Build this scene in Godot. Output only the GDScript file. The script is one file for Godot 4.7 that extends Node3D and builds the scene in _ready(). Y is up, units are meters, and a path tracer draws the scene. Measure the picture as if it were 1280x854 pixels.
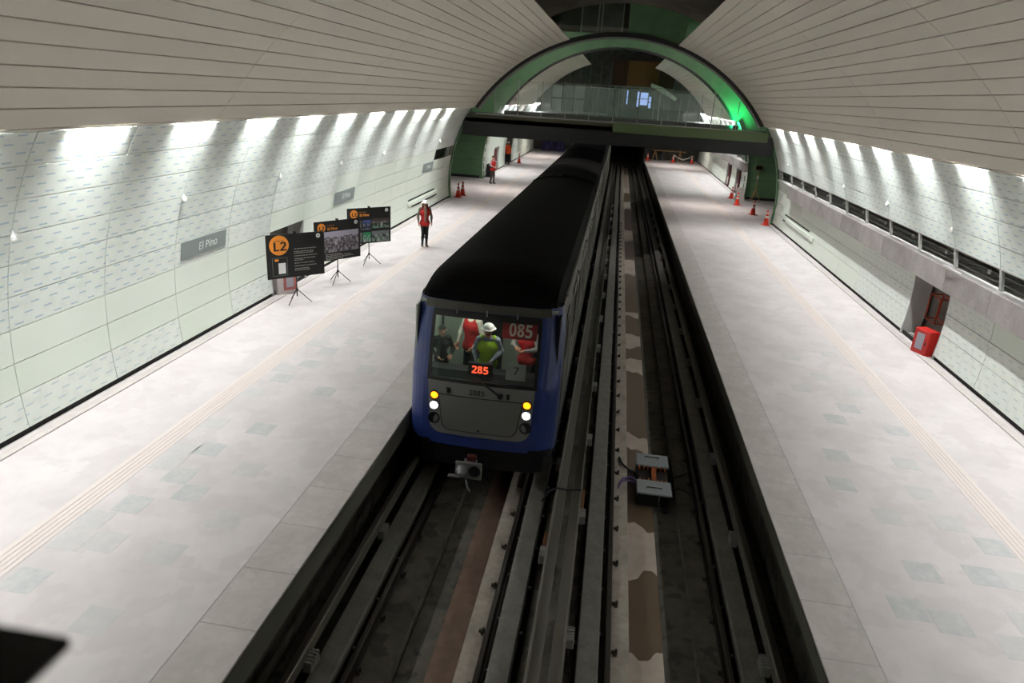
extends Node3D
# Underground metro station: two platforms, a vaulted panelled hall, a train at the left platform.

const XC := -0.255          # middle of the hall
const ROWS := [0.10, 0.65, 1.15, 1.68, 2.19, 2.68, 3.13, 3.63, 4.10, 4.55]
const TX := -1.815          # middle of the train
var M := {}
var rng := RandomNumberGenerator.new()

# ------------------------------------------------------------------ mesh builder
class MB:
	var v := PackedVector3Array()
	var n := PackedVector3Array()
	var uv := PackedVector2Array()
	var c := PackedColorArray()
	var col := Color.WHITE
	var colored := false
	func tri(a: Vector3, b: Vector3, d: Vector3, ua := Vector2.ZERO, ub := Vector2.ZERO, ud := Vector2.ZERO) -> void:
		var nn := (b - a).cross(d - a).normalized()
		tri_n(a, b, d, nn, nn, nn, ua, ub, ud)
	func tri_n(a: Vector3, b: Vector3, d: Vector3, na: Vector3, nb: Vector3, nd: Vector3, ua := Vector2.ZERO, ub := Vector2.ZERO, ud := Vector2.ZERO) -> void:
		v.append(a); v.append(d); v.append(b)
		n.append(na); n.append(nd); n.append(nb)
		uv.append(ua); uv.append(ud); uv.append(ub)
		if colored:
			c.append(col); c.append(col); c.append(col)
	# corners run counter-clockwise seen from outside
	func quad(a: Vector3, b: Vector3, d: Vector3, e: Vector3, u0 := Vector2(0, 1), u1 := Vector2(1, 1), u2 := Vector2(1, 0), u3 := Vector2(0, 0)) -> void:
		tri(a, b, d, u0, u1, u2); tri(a, d, e, u0, u2, u3)
	func quad_n(a: Vector3, b: Vector3, d: Vector3, e: Vector3, na: Vector3, nb: Vector3, nd: Vector3, ne: Vector3) -> void:
		tri_n(a, b, d, na, nb, nd); tri_n(a, d, e, na, nd, ne)
	func box(at: Vector3, s: Vector3, t := Basis.IDENTITY) -> void:
		var h := s / 2.0
		var p := []
		for i in 8:
			p.append(at + t * Vector3(h.x if i & 1 else -h.x, h.y if i & 2 else -h.y, h.z if i & 4 else -h.z))
		for f in [[4, 5, 7, 6, 0, 1], [1, 0, 2, 3, 0, 1], [5, 1, 3, 7, 2, 1], [0, 4, 6, 2, 2, 1], [6, 7, 3, 2, 0, 2], [0, 1, 5, 4, 0, 2]]:
			var w: float = s[f[4]]
			var g: float = s[f[5]]
			quad(p[f[0]], p[f[1]], p[f[2]], p[f[3]], Vector2(0, g), Vector2(w, g), Vector2(w, 0), Vector2.ZERO)
	# box with chamfered edges
	func rbox(at: Vector3, s: Vector3, b: float, t := Basis.IDENTITY) -> void:
		var h := s / 2.0
		var P := func(x: float, y: float, z: float, k: int) -> Vector3:
			var q := Vector3(x * (h.x - (0.0 if k == 0 else b)), y * (h.y - (0.0 if k == 1 else b)), z * (h.z - (0.0 if k == 2 else b)))
			return at + t * q
		for sg in [-1.0, 1.0]:
			var a := [P.call(sg, -1, -1, 0), P.call(sg, 1, -1, 0), P.call(sg, 1, 1, 0), P.call(sg, -1, 1, 0)]
			var e := [P.call(-1, sg, -1, 1), P.call(-1, sg, 1, 1), P.call(1, sg, 1, 1), P.call(1, sg, -1, 1)]
			var g := [P.call(-1, -1, sg, 2), P.call(1, -1, sg, 2), P.call(1, 1, sg, 2), P.call(-1, 1, sg, 2)]
			for q in [a, e, g]:
				if sg > 0: quad(q[0], q[1], q[2], q[3])
				else: quad(q[3], q[2], q[1], q[0])
		for i in [-1.0, 1.0]:
			for j in [-1.0, 1.0]:
				var z4 := [P.call(i, j, -1, 0), P.call(i, j, 1, 0), P.call(i, j, 1, 1), P.call(i, j, -1, 1)]
				var y4 := [P.call(i, -1, j, 0), P.call(i, 1, j, 0), P.call(i, 1, j, 2), P.call(i, -1, j, 2)]
				var x4 := [P.call(-1, i, j, 1), P.call(1, i, j, 1), P.call(1, i, j, 2), P.call(-1, i, j, 2)]
				out(z4, at); out(y4, at); out(x4, at)
				for k in [-1.0, 1.0]:
					out([P.call(i, j, k, 0), P.call(i, j, k, 1), P.call(i, j, k, 2)], at)
	func out(q: Array, mid: Vector3) -> void:
		var nn: Vector3 = (q[1] - q[0]).cross(q[2] - q[0])
		if nn.dot(q[0] - mid) < 0.0: q.reverse()
		if q.size() == 3: tri(q[0], q[1], q[2])
		else: quad(q[0], q[1], q[2], q[3])
	# box from a to b, w wide and h high
	func beam(a: Vector3, b: Vector3, w: float, h: float, up := Vector3.UP) -> void:
		var z := (b - a).normalized()
		if absf(z.dot(up)) > 0.99: up = Vector3.RIGHT
		var x := up.cross(z).normalized()
		box((a + b) / 2.0, Vector3(w, h, a.distance_to(b)), Basis(x, z.cross(x), z))
	func tube(pts: Array, r: float, sides := 8, r2 := -1.0) -> void:
		if r2 < 0: r2 = r
		var rings := []
		var norms := []
		var last := Vector3.ZERO
		for i in pts.size():
			var d: Vector3 = (pts[mini(i + 1, pts.size() - 1)] - pts[maxi(i - 1, 0)]).normalized()
			var ref := last if last != Vector3.ZERO else (Vector3.UP if absf(d.y) < 0.9 else Vector3.RIGHT)
			var x := (ref - d * ref.dot(d)).normalized()
			last = x
			var y := d.cross(x)
			var rr := lerpf(r, r2, float(i) / (pts.size() - 1))
			var ring := []
			var nr := []
			for k in sides:
				var a := TAU * k / sides
				var q := x * cos(a) + y * sin(a)
				nr.append(q); ring.append(pts[i] + q * rr)
			rings.append(ring); norms.append(nr)
		for i in rings.size() - 1:
			for k in sides:
				var k2 := (k + 1) % sides
				quad_n(rings[i][k], rings[i][k2], rings[i + 1][k2], rings[i + 1][k], norms[i][k], norms[i][k2], norms[i + 1][k2], norms[i + 1][k])
		for k in range(1, sides - 1):
			tri(rings[0][0], rings[0][k + 1], rings[0][k])
			var e: Array = rings[-1]
			tri(e[0], e[k], e[k + 1])
	# profile of (radius, height) turned about the local y axis, from bottom to top
	func lathe(prof: Array, at := Vector3.ZERO, sides := 16, t := Basis.IDENTITY) -> void:
		for i in prof.size() - 1:
			var p: Vector2 = prof[i]
			var q: Vector2 = prof[i + 1]
			var s := Vector2(q.y - p.y, p.x - q.x).normalized()
			for k in sides:
				var a := TAU * k / sides
				var b := TAU * (k + 1) / sides
				var da := Vector3(cos(a), 0, -sin(a))
				var db := Vector3(cos(b), 0, -sin(b))
				var na := t * (da * s.x + Vector3.UP * s.y)
				var nb := t * (db * s.x + Vector3.UP * s.y)
				var A := at + t * (da * p.x + Vector3.UP * p.y)
				var B := at + t * (db * p.x + Vector3.UP * p.y)
				var C := at + t * (db * q.x + Vector3.UP * q.y)
				var D := at + t * (da * q.x + Vector3.UP * q.y)
				if p.x > 1e-5: tri_n(A, B, C, na, nb, nb)
				if q.x > 1e-5: tri_n(A, C, D, na, nb, na)
	# closed outline in x, y (counter-clockwise seen from +z) drawn out from z0 up to z1
	func prism(poly: PackedVector2Array, z0: float, z1: float) -> void:
		if Geometry2D.is_polygon_clockwise(poly) == false: pass
		var area := 0.0
		for i in poly.size():
			area += poly[i].cross(poly[(i + 1) % poly.size()])
		if area < 0: poly.reverse()
		var run := 0.0
		for i in poly.size():
			var p := poly[i]
			var q := poly[(i + 1) % poly.size()]
			var l := p.distance_to(q)
			quad(Vector3(p.x, p.y, z1), Vector3(p.x, p.y, z0), Vector3(q.x, q.y, z0), Vector3(q.x, q.y, z1), Vector2(z1, run), Vector2(z0, run), Vector2(z0, run + l), Vector2(z1, run + l))
			run += l
		var ix := Geometry2D.triangulate_polygon(poly)
		for i in range(0, ix.size(), 3):
			var a := poly[ix[i]]
			var b := poly[ix[i + 1]]
			var d := poly[ix[i + 2]]
			if (b - a).cross(d - a) < 0:
				var e := b
				b = d; d = e
			tri(Vector3(a.x, a.y, z1), Vector3(b.x, b.y, z1), Vector3(d.x, d.y, z1), a, b, d)
			tri(Vector3(a.x, a.y, z0), Vector3(d.x, d.y, z0), Vector3(b.x, b.y, z0), a, d, b)
	func ball(at: Vector3, r: Vector3, sides := 12, rows := 8, from := -0.5, to := 0.5, t := Basis.IDENTITY) -> void:
		for i in rows:
			var a0 := PI * lerpf(from, to, float(i) / rows)
			var a1 := PI * lerpf(from, to, float(i + 1) / rows)
			for k in sides:
				var b0 := TAU * k / sides
				var b1 := TAU * (k + 1) / sides
				var q := []
				var m := []
				for e in [[a0, b0], [a0, b1], [a1, b1], [a1, b0]]:
					var d := Vector3(cos(e[0]) * cos(e[1]), sin(e[0]), -cos(e[0]) * sin(e[1]))
					q.append(at + t * (d * r)); m.append(t * (d / r).normalized())
				tri_n(q[0], q[1], q[2], m[0], m[1], m[2]); tri_n(q[0], q[2], q[3], m[0], m[2], m[3])
	func mesh() -> ArrayMesh:
		var a := []
		a.resize(Mesh.ARRAY_MAX)
		a[Mesh.ARRAY_VERTEX] = v; a[Mesh.ARRAY_NORMAL] = n; a[Mesh.ARRAY_TEX_UV] = uv
		if colored: a[Mesh.ARRAY_COLOR] = c
		var m := ArrayMesh.new()
		if v.size(): m.add_surface_from_arrays(Mesh.PRIMITIVE_TRIANGLES, a)
		return m

# ------------------------------------------------------------------ scene helpers
func put(called: String, m, mat: Material, parent: Node = self, at := Vector3.ZERO) -> MeshInstance3D:
	var o := MeshInstance3D.new()
	o.name = called
	o.mesh = m.mesh() if m is MB else m
	o.material_override = mat
	o.position = at
	parent.add_child(o, true)
	return o
func tag(o: Node, label: String, category: String, group := "", kind := "") -> Node:
	o.set_meta("label", label); o.set_meta("category", category)
	if group: o.set_meta("group", group)
	if kind: o.set_meta("kind", kind)
	return o
func thing(called: String, label: String, category: String, at := Vector3.ZERO, turn := 0.0, group := "") -> Node3D:
	var o := Node3D.new()
	o.name = called
	add_child(o, true)
	o.position = at; o.rotation.y = turn
	tag(o, label, category, group)
	return o
func structure(called: String, label: String, category: String) -> Node3D:
	var o := thing(called, label, category)
	o.set_meta("kind", "structure")
	return o
func copy(o: Node3D, called: String, at: Vector3, turn: float, label := "", group := "") -> Node3D:
	var r: Node3D = o.duplicate()
	r.name = called
	add_child(r, true)
	r.position = at; r.rotation.y = turn
	if label: r.set_meta("label", label)
	if group: r.set_meta("group", group)
	return r
func one(at: Vector3, s: Vector3, chamfer := 0.0) -> MB:
	var m := MB.new()
	if chamfer > 0: m.rbox(at, s, chamfer)
	else: m.box(at, s)
	return m
func letters(txt: String, height: float, mat: Material, parent: Node, at: Vector3, depth := 0.004, bold := true, called := "lettering", width_scale := 1.0) -> MeshInstance3D:
	var t := TextMesh.new()
	var f := SystemFont.new()
	f.font_names = PackedStringArray(["Droid Sans"])
	f.font_weight = 700 if bold else 400
	t.font = f; t.text = txt; t.font_size = 64; t.depth = depth
	t.pixel_size = height / 46.0
	t.horizontal_alignment = HORIZONTAL_ALIGNMENT_CENTER
	t.vertical_alignment = VERTICAL_ALIGNMENT_CENTER
	var o := put(called, t, mat, parent, at)
	o.scale.x = width_scale
	return o

# ------------------------------------------------------------------ materials
func mat(called: String, col: Color, rough := 0.7, metal := 0.0, spec := 0.5) -> StandardMaterial3D:
	var m := StandardMaterial3D.new()
	m.resource_name = called
	m.albedo_color = col; m.roughness = rough; m.metallic = metal; m.metallic_specular = spec
	M[called] = m
	return m
func glow(called: String, col: Color, energy: float) -> StandardMaterial3D:
	var m := mat(called, col, 0.5)
	m.emission_enabled = true; m.emission = col; m.emission_energy_multiplier = energy
	return m
func noise_image(size: int, freq: float, sd: int, octaves := 4) -> Image:
	var f := FastNoiseLite.new()
	f.seed = sd; f.frequency = freq; f.fractal_octaves = octaves
	f.noise_type = FastNoiseLite.TYPE_SIMPLEX_SMOOTH
	return f.get_seamless_image(size, size)
# mottled texture: coarse and fine noise between two tones, with speckles
func mottled(size: int, a: Color, b: Color, f1: float, f2: float, sd: int, mix2 := 0.4, streak := Color(0, 0, 0, 0), cut := 0.72) -> ImageTexture:
	var n1 := noise_image(size, f1, sd)
	var n2 := noise_image(size, f2, sd + 7)
	var n3 := noise_image(size, f1 * 1.7, sd + 13, 5)
	var im := Image.create(size, size, false, Image.FORMAT_RGB8)
	for y in size:
		for x in size:
			var t := n1.get_pixel(x, y).r * (1.0 - mix2) + n2.get_pixel(x, y).r * mix2
			var q := a.lerp(b, clampf((t - 0.5) * 1.8 + 0.5, 0, 1))
			if streak.a > 0:
				var s := n3.get_pixel(x, y).r
				q = q.lerp(Color(streak.r, streak.g, streak.b), streak.a * smoothstep(cut, cut + 0.08, s))
			im.set_pixel(x, y, q)
	return ImageTexture.create_from_image(im)
func textured(called: String, tex: Texture2D, scale: float, rough := 0.8, spec := 0.4) -> StandardMaterial3D:
	var m := mat(called, Color.WHITE, rough, 0.0, spec)
	m.albedo_texture = tex
	m.uv1_triplanar = true; m.uv1_world_triplanar = true
	m.uv1_scale = Vector3.ONE * scale
	return m
# thin strokes that stand for a line of small print that cannot be read
func print_line(im: Image, x: int, y: int, w: int, h: int, col: Color, strong := 1.0) -> void:
	var i := x
	while i < x + w:
		var wl := rng.randi_range(h, h * 4)
		for k in range(i, mini(i + wl, x + w)):
			for q in h:
				if rng.randf() < 0.62 * strong:
					im.set_pixel(k, y + q, im.get_pixel(k, y + q).lerp(col, rng.randf_range(0.5, 1.0)))
		i += wl + maxi(1, h / 2)

func make_materials() -> void:
	# protective film with rows of small blue print, on pale green panels
	var base := Color(0.865, 0.89, 0.855)
	var nz := noise_image(512, 0.006, 3)
	for kind in 2:
		var im := Image.create(512, 512, false, Image.FORMAT_RGB8)
		for y in 512:
			for x in 512:
				var t := nz.get_pixel(x, y).r - 0.5
				var q := base if kind == 0 else Color(0.875, 0.895, 0.86)
				q = q.lightened(clampf(t * 0.12, 0, 1)).darkened(clampf(-t * 0.08, 0, 1))
				if (x % 8 == 0 or y % 8 == 0): q = q.darkened(0.03)
				im.set_pixel(x, y, q)
		for r in 8:
			for k in 3:
				var x0: int = (k * 171 + [0, 85, 30, 120, 60, 145, 15, 100][r]) % 512
				var y0 := r * 64 + 22
				for dx in 72:
					var high := rng.randi_range(9, 13)
					for dy in high:
						if rng.randf() < (0.85 if dx % 9 < 7 else 0.3):
							var px := (x0 + dx) % 512
							var py := y0 + dy
							var tint := Color(0.46, 0.61, 0.72) if kind == 0 else Color(0.62, 0.72, 0.76)
							im.set_pixel(px, py, im.get_pixel(px, py).lerp(tint, rng.randf_range(0.5, 0.95)))
		im.generate_mipmaps()
		var f := mat("filmed panel" if kind == 0 else "worn filmed panel", Color.WHITE, 0.42)
		f.albedo_texture = ImageTexture.create_from_image(im)
		f.uv1_scale = Vector3(0.91, 0.91, 1)
	mat("plain panel", Color(0.85, 0.885, 0.83), 0.38)
	mat("plain panel b", Color(0.86, 0.89, 0.84), 0.38)
	mat("ceiling panel", Color(0.865, 0.84, 0.785), 0.55)
	mat("ceiling panel b", Color(0.88, 0.855, 0.80), 0.55)
	textured("concrete", mottled(256, Color(0.40, 0.385, 0.36), Color(0.52, 0.50, 0.47), 0.012, 0.05, 11), 0.35, 0.9)
	textured("vault concrete", mottled(256, Color(0.30, 0.28, 0.25), Color(0.42, 0.39, 0.35), 0.012, 0.05, 12), 0.2, 0.95)
	textured("platform", mottled(512, Color(0.745, 0.718, 0.712), Color(0.79, 0.763, 0.757), 0.006, 0.03, 21, 0.35, Color(0.725, 0.695, 0.69, 0.45), 0.60), 0.22, 0.62)
	textured("coping", mottled(256, Color(0.69, 0.665, 0.645), Color(0.74, 0.715, 0.695), 0.01, 0.05, 31, 0.4, Color(0.78, 0.76, 0.74, 0.4), 0.66), 0.5, 0.7)
	textured("grey tile", mottled(256, Color(0.68, 0.685, 0.68), Color(0.73, 0.725, 0.72), 0.02, 0.06, 41), 0.6, 0.6)
	textured("faint grey tile", mottled(256, Color(0.715, 0.71, 0.705), Color(0.755, 0.74, 0.73), 0.02, 0.06, 43), 0.6, 0.6)
	mat("tactile", Color(0.80, 0.76, 0.735), 0.7)
	mat("tactile line", Color(0.78, 0.73, 0.705), 0.7)
	mat("skirting", Color(0.09, 0.09, 0.085), 0.7)
	mat("black joint", Color(0.02, 0.02, 0.02), 0.9)
	mat("steel", Color(0.62, 0.60, 0.585), 0.42, 0.75)
	mat("galvanised", Color(0.58, 0.585, 0.58), 0.5, 0.6)
	var br := mottled(256, Color(0.57, 0.545, 0.53), Color(0.67, 0.645, 0.63), 0.01, 0.08, 51)
	textured("brushed ledge", br, 0.5, 0.45).metallic = 0.35
	textured("brushed ledge b", mottled(256, Color(0.63, 0.605, 0.59), Color(0.71, 0.685, 0.67), 0.01, 0.08, 52), 0.5, 0.42).metallic = 0.35
	mat("post grey", Color(0.70, 0.70, 0.68), 0.5)
	mat("white plastic", Color(0.86, 0.86, 0.84), 0.4)
	mat("lamp housing", Color(0.55, 0.55, 0.54), 0.5)
	glow("lamp face", Color(1.0, 1.0, 0.95), 6.0)
	glow("soffit lamp face", Color(1.0, 0.97, 0.95), 4.0)
	glow("green lamp face", Color(0.1, 1.0, 0.55), 3.0)
	mat("sign grey", Color(0.50, 0.54, 0.53), 0.5)
	mat("sign white", Color(0.92, 0.92, 0.91), 0.5)
	textured("green wall", mottled(256, Color(0.34, 0.48, 0.345), Color(0.385, 0.53, 0.385), 0.01, 0.05, 61), 0.3, 0.6)
	mat("green fascia", Color(0.36, 0.43, 0.28), 0.6)
	mat("olive fascia", Color(0.27, 0.265, 0.205), 0.7)
	mat("dark beam", Color(0.085, 0.085, 0.09), 0.6)
	mat("dark metal", Color(0.16, 0.16, 0.155), 0.5, 0.3)
	mat("rail metal", Color(0.60, 0.60, 0.57), 0.45, 0.4)
	var g := mat("guard glass", Color(0.75, 0.88, 0.82, 0.10), 0.03)
	g.transparency = BaseMaterial3D.TRANSPARENCY_ALPHA
	var ws := mat("windscreen glass", Color(0.35, 0.40, 0.40, 0.22), 0.03)
	ws.transparency = BaseMaterial3D.TRANSPARENCY_ALPHA
	mat("wood panel", Color(0.52, 0.33, 0.17), 0.6)
	mat("dark wood panel", Color(0.33, 0.17, 0.10), 0.6)
	# train
	mat("train blue", Color(0.13, 0.205, 0.45), 0.32)
	M["train blue"].clearcoat_enabled = true
	M["train blue"].clearcoat = 0.5
	mat("train roof", Color(0.04, 0.04, 0.038), 0.8, 0.0, 0.2)
	mat("train visor", Color(0.26, 0.25, 0.22), 0.6)
	mat("train black", Color(0.028, 0.028, 0.03), 0.5)
	mat("train grey", Color(0.48, 0.48, 0.47), 0.45, 0.2)
	mat("train hatch", Color(0.44, 0.44, 0.425), 0.5, 0.2)
	mat("train side", Color(0.40, 0.395, 0.375), 0.5, 0.3)
	mat("train pillar", Color(0.60, 0.60, 0.56), 0.45, 0.3)
	mat("dark glass", Color(0.02, 0.022, 0.024), 0.08)
	mat("rubber", Color(0.03, 0.03, 0.03), 0.85)
	mat("cab wall", Color(0.66, 0.70, 0.64), 0.6)
	glow("amber lamp", Color(1.0, 0.55, 0.08), 2.6)
	glow("head lamp", Color(0.95, 1.0, 1.0), 5.0)
	glow("led red", Color(1.0, 0.33, 0.2), 1.5)
	glow("cab lamp face", Color(0.92, 1.0, 0.92), 1.2)
	mat("board red", Color(0.62, 0.10, 0.09), 0.5)
	mat("board white", Color(0.84, 0.80, 0.74), 0.5)
	mat("paper", Color(0.55, 0.57, 0.55), 0.7)
	mat("ink", Color(0.05, 0.05, 0.05), 0.7)
	# track
	textured("pit concrete", mottled(256, Color(0.26, 0.25, 0.22), Color(0.34, 0.325, 0.29), 0.012, 0.05, 71, 0.4, Color(0.21, 0.20, 0.18, 0.7), 0.62), 0.4, 0.85)
	textured("kerb concrete", mottled(256, Color(0.52, 0.49, 0.45), Color(0.62, 0.585, 0.54), 0.015, 0.06, 72), 0.5, 0.85)
	textured("running pad", mottled(256, Color(0.39, 0.385, 0.36), Color(0.47, 0.46, 0.435), 0.015, 0.07, 73), 0.6, 0.6)
	textured("wet channel", mottled(256, Color(0.62, 0.575, 0.53), Color(0.69, 0.64, 0.59), 0.015, 0.05, 74), 0.3, 0.6)
	mat("wet stain", Color(0.36, 0.30, 0.235), 0.35)
	textured("brown channel", mottled(256, Color(0.36, 0.285, 0.235), Color(0.44, 0.36, 0.31), 0.02, 0.05, 75), 0.3, 0.7)
	mat("rail steel", Color(0.22, 0.20, 0.18), 0.5, 0.6)
	mat("guide bar", Color(0.47, 0.455, 0.42), 0.45, 0.5)
	mat("rust", Color(0.40, 0.25, 0.13), 0.8)
	mat("insulator", Color(0.56, 0.55, 0.53), 0.3)
	mat("clip", Color(0.22, 0.19, 0.16), 0.6, 0.4)
	mat("box lid", Color(0.52, 0.54, 0.545), 0.6, 0.2)
	mat("copper", Color(0.66, 0.36, 0.20), 0.4, 0.6)
	mat("purple cable", Color(0.30, 0.20, 0.42), 0.5)
	mat("black cable", Color(0.04, 0.04, 0.045), 0.5)
	mat("fascia concrete", Color(0.36, 0.36, 0.32), 0.8)
	# small things
	mat("cone orange", Color(0.86, 0.20, 0.09), 0.55)
	mat("cone white", Color(0.88, 0.86, 0.83), 0.5)
	mat("cabinet red", Color(0.70, 0.12, 0.09), 0.45)
	mat("frame orange", Color(0.66, 0.24, 0.13), 0.55)
	mat("cabinet pane", Color(0.62, 0.61, 0.64), 0.35)
	mat("wrapped white", Color(0.74, 0.70, 0.69), 0.5)
	mat("faded red", Color(0.66, 0.36, 0.34), 0.5)
	mat("maroon", Color(0.30, 0.07, 0.06), 0.6)
	mat("board black", Color(0.055, 0.052, 0.045), 0.6)
	mat("orange print", Color(0.90, 0.55, 0.18), 0.6)
	mat("stand black", Color(0.05, 0.05, 0.05), 0.5)
	mat("tarp", Color(0.25, 0.235, 0.38), 0.35)
	mat("timber", Color(0.62, 0.48, 0.32), 0.8)
	mat("helmet white", Color(0.93, 0.93, 0.92), 0.3)
	var pc := mat("clothed figure", Color.WHITE, 0.8)
	pc.vertex_color_use_as_albedo = true
	mat("vest red", Color(0.70, 0.09, 0.09), 0.75)
	mat("vest lime", Color(0.62, 0.80, 0.12), 0.7)
	mat("vest orange", Color(0.95, 0.33, 0.10), 0.7)
	mat("hair", Color(0.12, 0.06, 0.04), 0.7)
	mat("console", Color(0.06, 0.062, 0.065), 0.6)
	mat("black casing", Color(0.02, 0.022, 0.02), 0.6)
	mat("blue window light", Color(0.55, 0.65, 0.85), 0.5)
	glow("lit window", Color(0.62, 0.72, 0.95), 0.9)

# ------------------------------------------------------------------ hall geometry
func wall_u(y: float) -> float:           # distance of the wall face from the middle of the hall
	return 1.515 + sqrt(6.77 * 6.77 - (y - 0.9) * (y - 0.9))
func wall_point(side: float, y: float, off := 0.0) -> Vector2:   # off > 0 lies behind the face
	var nx := (wall_u(y) - 1.515) / 6.77
	var ny := (y - 0.9) / 6.77
	return Vector2(XC + side * (wall_u(y) + nx * off), y + ny * off)
func wall_frame(side: float, y: float, z: float, off := 0.0) -> Transform3D:
	var p := wall_point(side, y, off)
	var nn := Vector3(-side * (wall_u(y) - 1.515) / 6.77, -(y - 0.9) / 6.77, 0).normalized()
	var x := Vector3(0, 0, side)
	return Transform3D(Basis(x, nn.cross(x), nn), Vector3(p.x, p.y, z))
func wall_strip(side: float, y0: float, y1: float, z0: float, z1: float, off0: float, off1: float, seg := 3) -> MB:
	var poly := PackedVector2Array()
	for i in seg + 1:
		poly.append(wall_point(side, lerpf(y0, y1, float(i) / seg), off0))
	for i in seg + 1:
		poly.append(wall_point(side, lerpf(y1, y0, float(i) / seg), off1))
	var m := MB.new()
	m.prism(poly, z0, z1)
	return m
func ceil_point(a: float, r := 8.51) -> Vector2:   # a is measured from the crown
	return Vector2(XC + r * sin(a), -0.19 + r * cos(a))

var strip_cache := {}
func wall_panels(parent: Node3D, side: float, edges: Array, choose: Callable) -> void:
	for k in edges.size() - 1:
		var za: float = edges[k]
		var zb: float = edges[k + 1]
		for r in 9:
			var kind: String = choose.call(r, (za + zb) / 2.0)
			if kind == "": continue
			var key := "%s %d %.3f" % [side, r, za - zb]
			if not strip_cache.has(key):
				strip_cache[key] = wall_strip(side, ROWS[r] + 0.007, ROWS[r + 1] - 0.007, -(za - zb) / 2.0 + 0.008, (za - zb) / 2.0 - 0.008, 0.0, 0.03).mesh()
			var jog := rng.randf_range(-0.004, 0.004)
			put("panel", strip_cache[key], M[kind], parent, Vector3(-side * absf(jog), 0, (za + zb) / 2.0))

func _ready() -> void:
	rng.seed = 5
	# camera
	var cam := Camera3D.new()
	cam.name = "camera"
	add_child(cam)
	cam.transform = Transform3D(Basis(Vector3(0.98670, 0.05996, -0.15131), Vector3(-0.10751, 0.93769, -0.33046), Vector3(0.12145, 0.34227, 0.93172)).orthonormalized(), Vector3(0, 5.4, 0))
	cam.keep_aspect = Camera3D.KEEP_HEIGHT
	var attr := CameraAttributesPhysical.new()
	attr.frustum_focal_length = 23.972
	attr.frustum_focus_distance = 14.0
	attr.exposure_aperture = 1.4
	attr.frustum_near = 0.05
	attr.frustum_far = 300.0
	cam.attributes = attr
	cam.current = true
	var we := WorldEnvironment.new()
	we.name = "environment"
	var env := Environment.new()
	env.background_mode = Environment.BG_COLOR
	env.background_color = Color(0, 0, 0)
	env.tonemap_mode = Environment.TONE_MAPPER_LINEAR
	env.tonemap_exposure = 1.28
	env.sdfgi_enabled = true; env.ssao_enabled = true; env.ssil_enabled = true
	we.environment = env
	add_child(we)

	make_materials()
	build_lamps()
	build_walls()
	build_ceiling()
	build_platforms()
	build_pit()
	build_gallery()
	build_bridge()
	build_far_end()
	build_train()
	build_boards()
	build_wall_things()
	build_floor_things()
	build_people()
	build_near()

# ------------------------------------------------------------------ lamps
func area_light(parent: Node3D, at: Vector3, size: Vector2, energy: float, col: Color, down := Vector3.DOWN) -> AreaLight3D:
	var l := AreaLight3D.new()
	l.name = "light"
	parent.add_child(l, true)
	l.area_size = size
	l.light_energy = energy; l.light_color = col
	l.shadow_enabled = true
	l.area_range = 60.0
	var up := Vector3.RIGHT if absf(down.y) > 0.9 else Vector3.UP
	l.transform = Transform3D(Basis.looking_at(down, up), at)
	return l
func wall_washer(side: float, length: float) -> Node3D:
	var o := Node3D.new()
	var hs := MB.new()
	hs.rbox(Vector3(0, 0.03, 0), Vector3(0.11, 0.06, length), 0.008)
	hs.box(Vector3(0, 0.005, length / 2.0 - 0.006), Vector3(0.11, 0.05, 0.012))
	hs.box(Vector3(0, 0.005, -length / 2.0 + 0.006), Vector3(0.11, 0.05, 0.012))
	put("housing", hs, M["lamp housing"], o)
	put("lens", one(Vector3(0, -0.004, 0), Vector3(0.07, 0.012, length - 0.03)), M["lamp face"], o)
	for k in [-0.4, 0.4]:
		put("bracket", one(Vector3(0, 0.16, k), Vector3(0.03, 0.22, 0.03)), M["lamp housing"], o)
	var tone := Color(0.985, 0.995, 1.0)
	area_light(o, Vector3(0, -0.018, 0), Vector2(length - 0.04, 0.07), 39.0, tone)
	# cross blades of the louvre keep the beam narrow along the wall
	var fin := MB.new()
	for k in 25:
		fin.box(Vector3(0, -0.048, (k - 12) * (length - 0.03) / 24.0), Vector3(0.105, 0.044, 0.003))
	put("louvre", fin, M["lamp housing"], o).set_meta("kind", "stuff")
	return o
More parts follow.
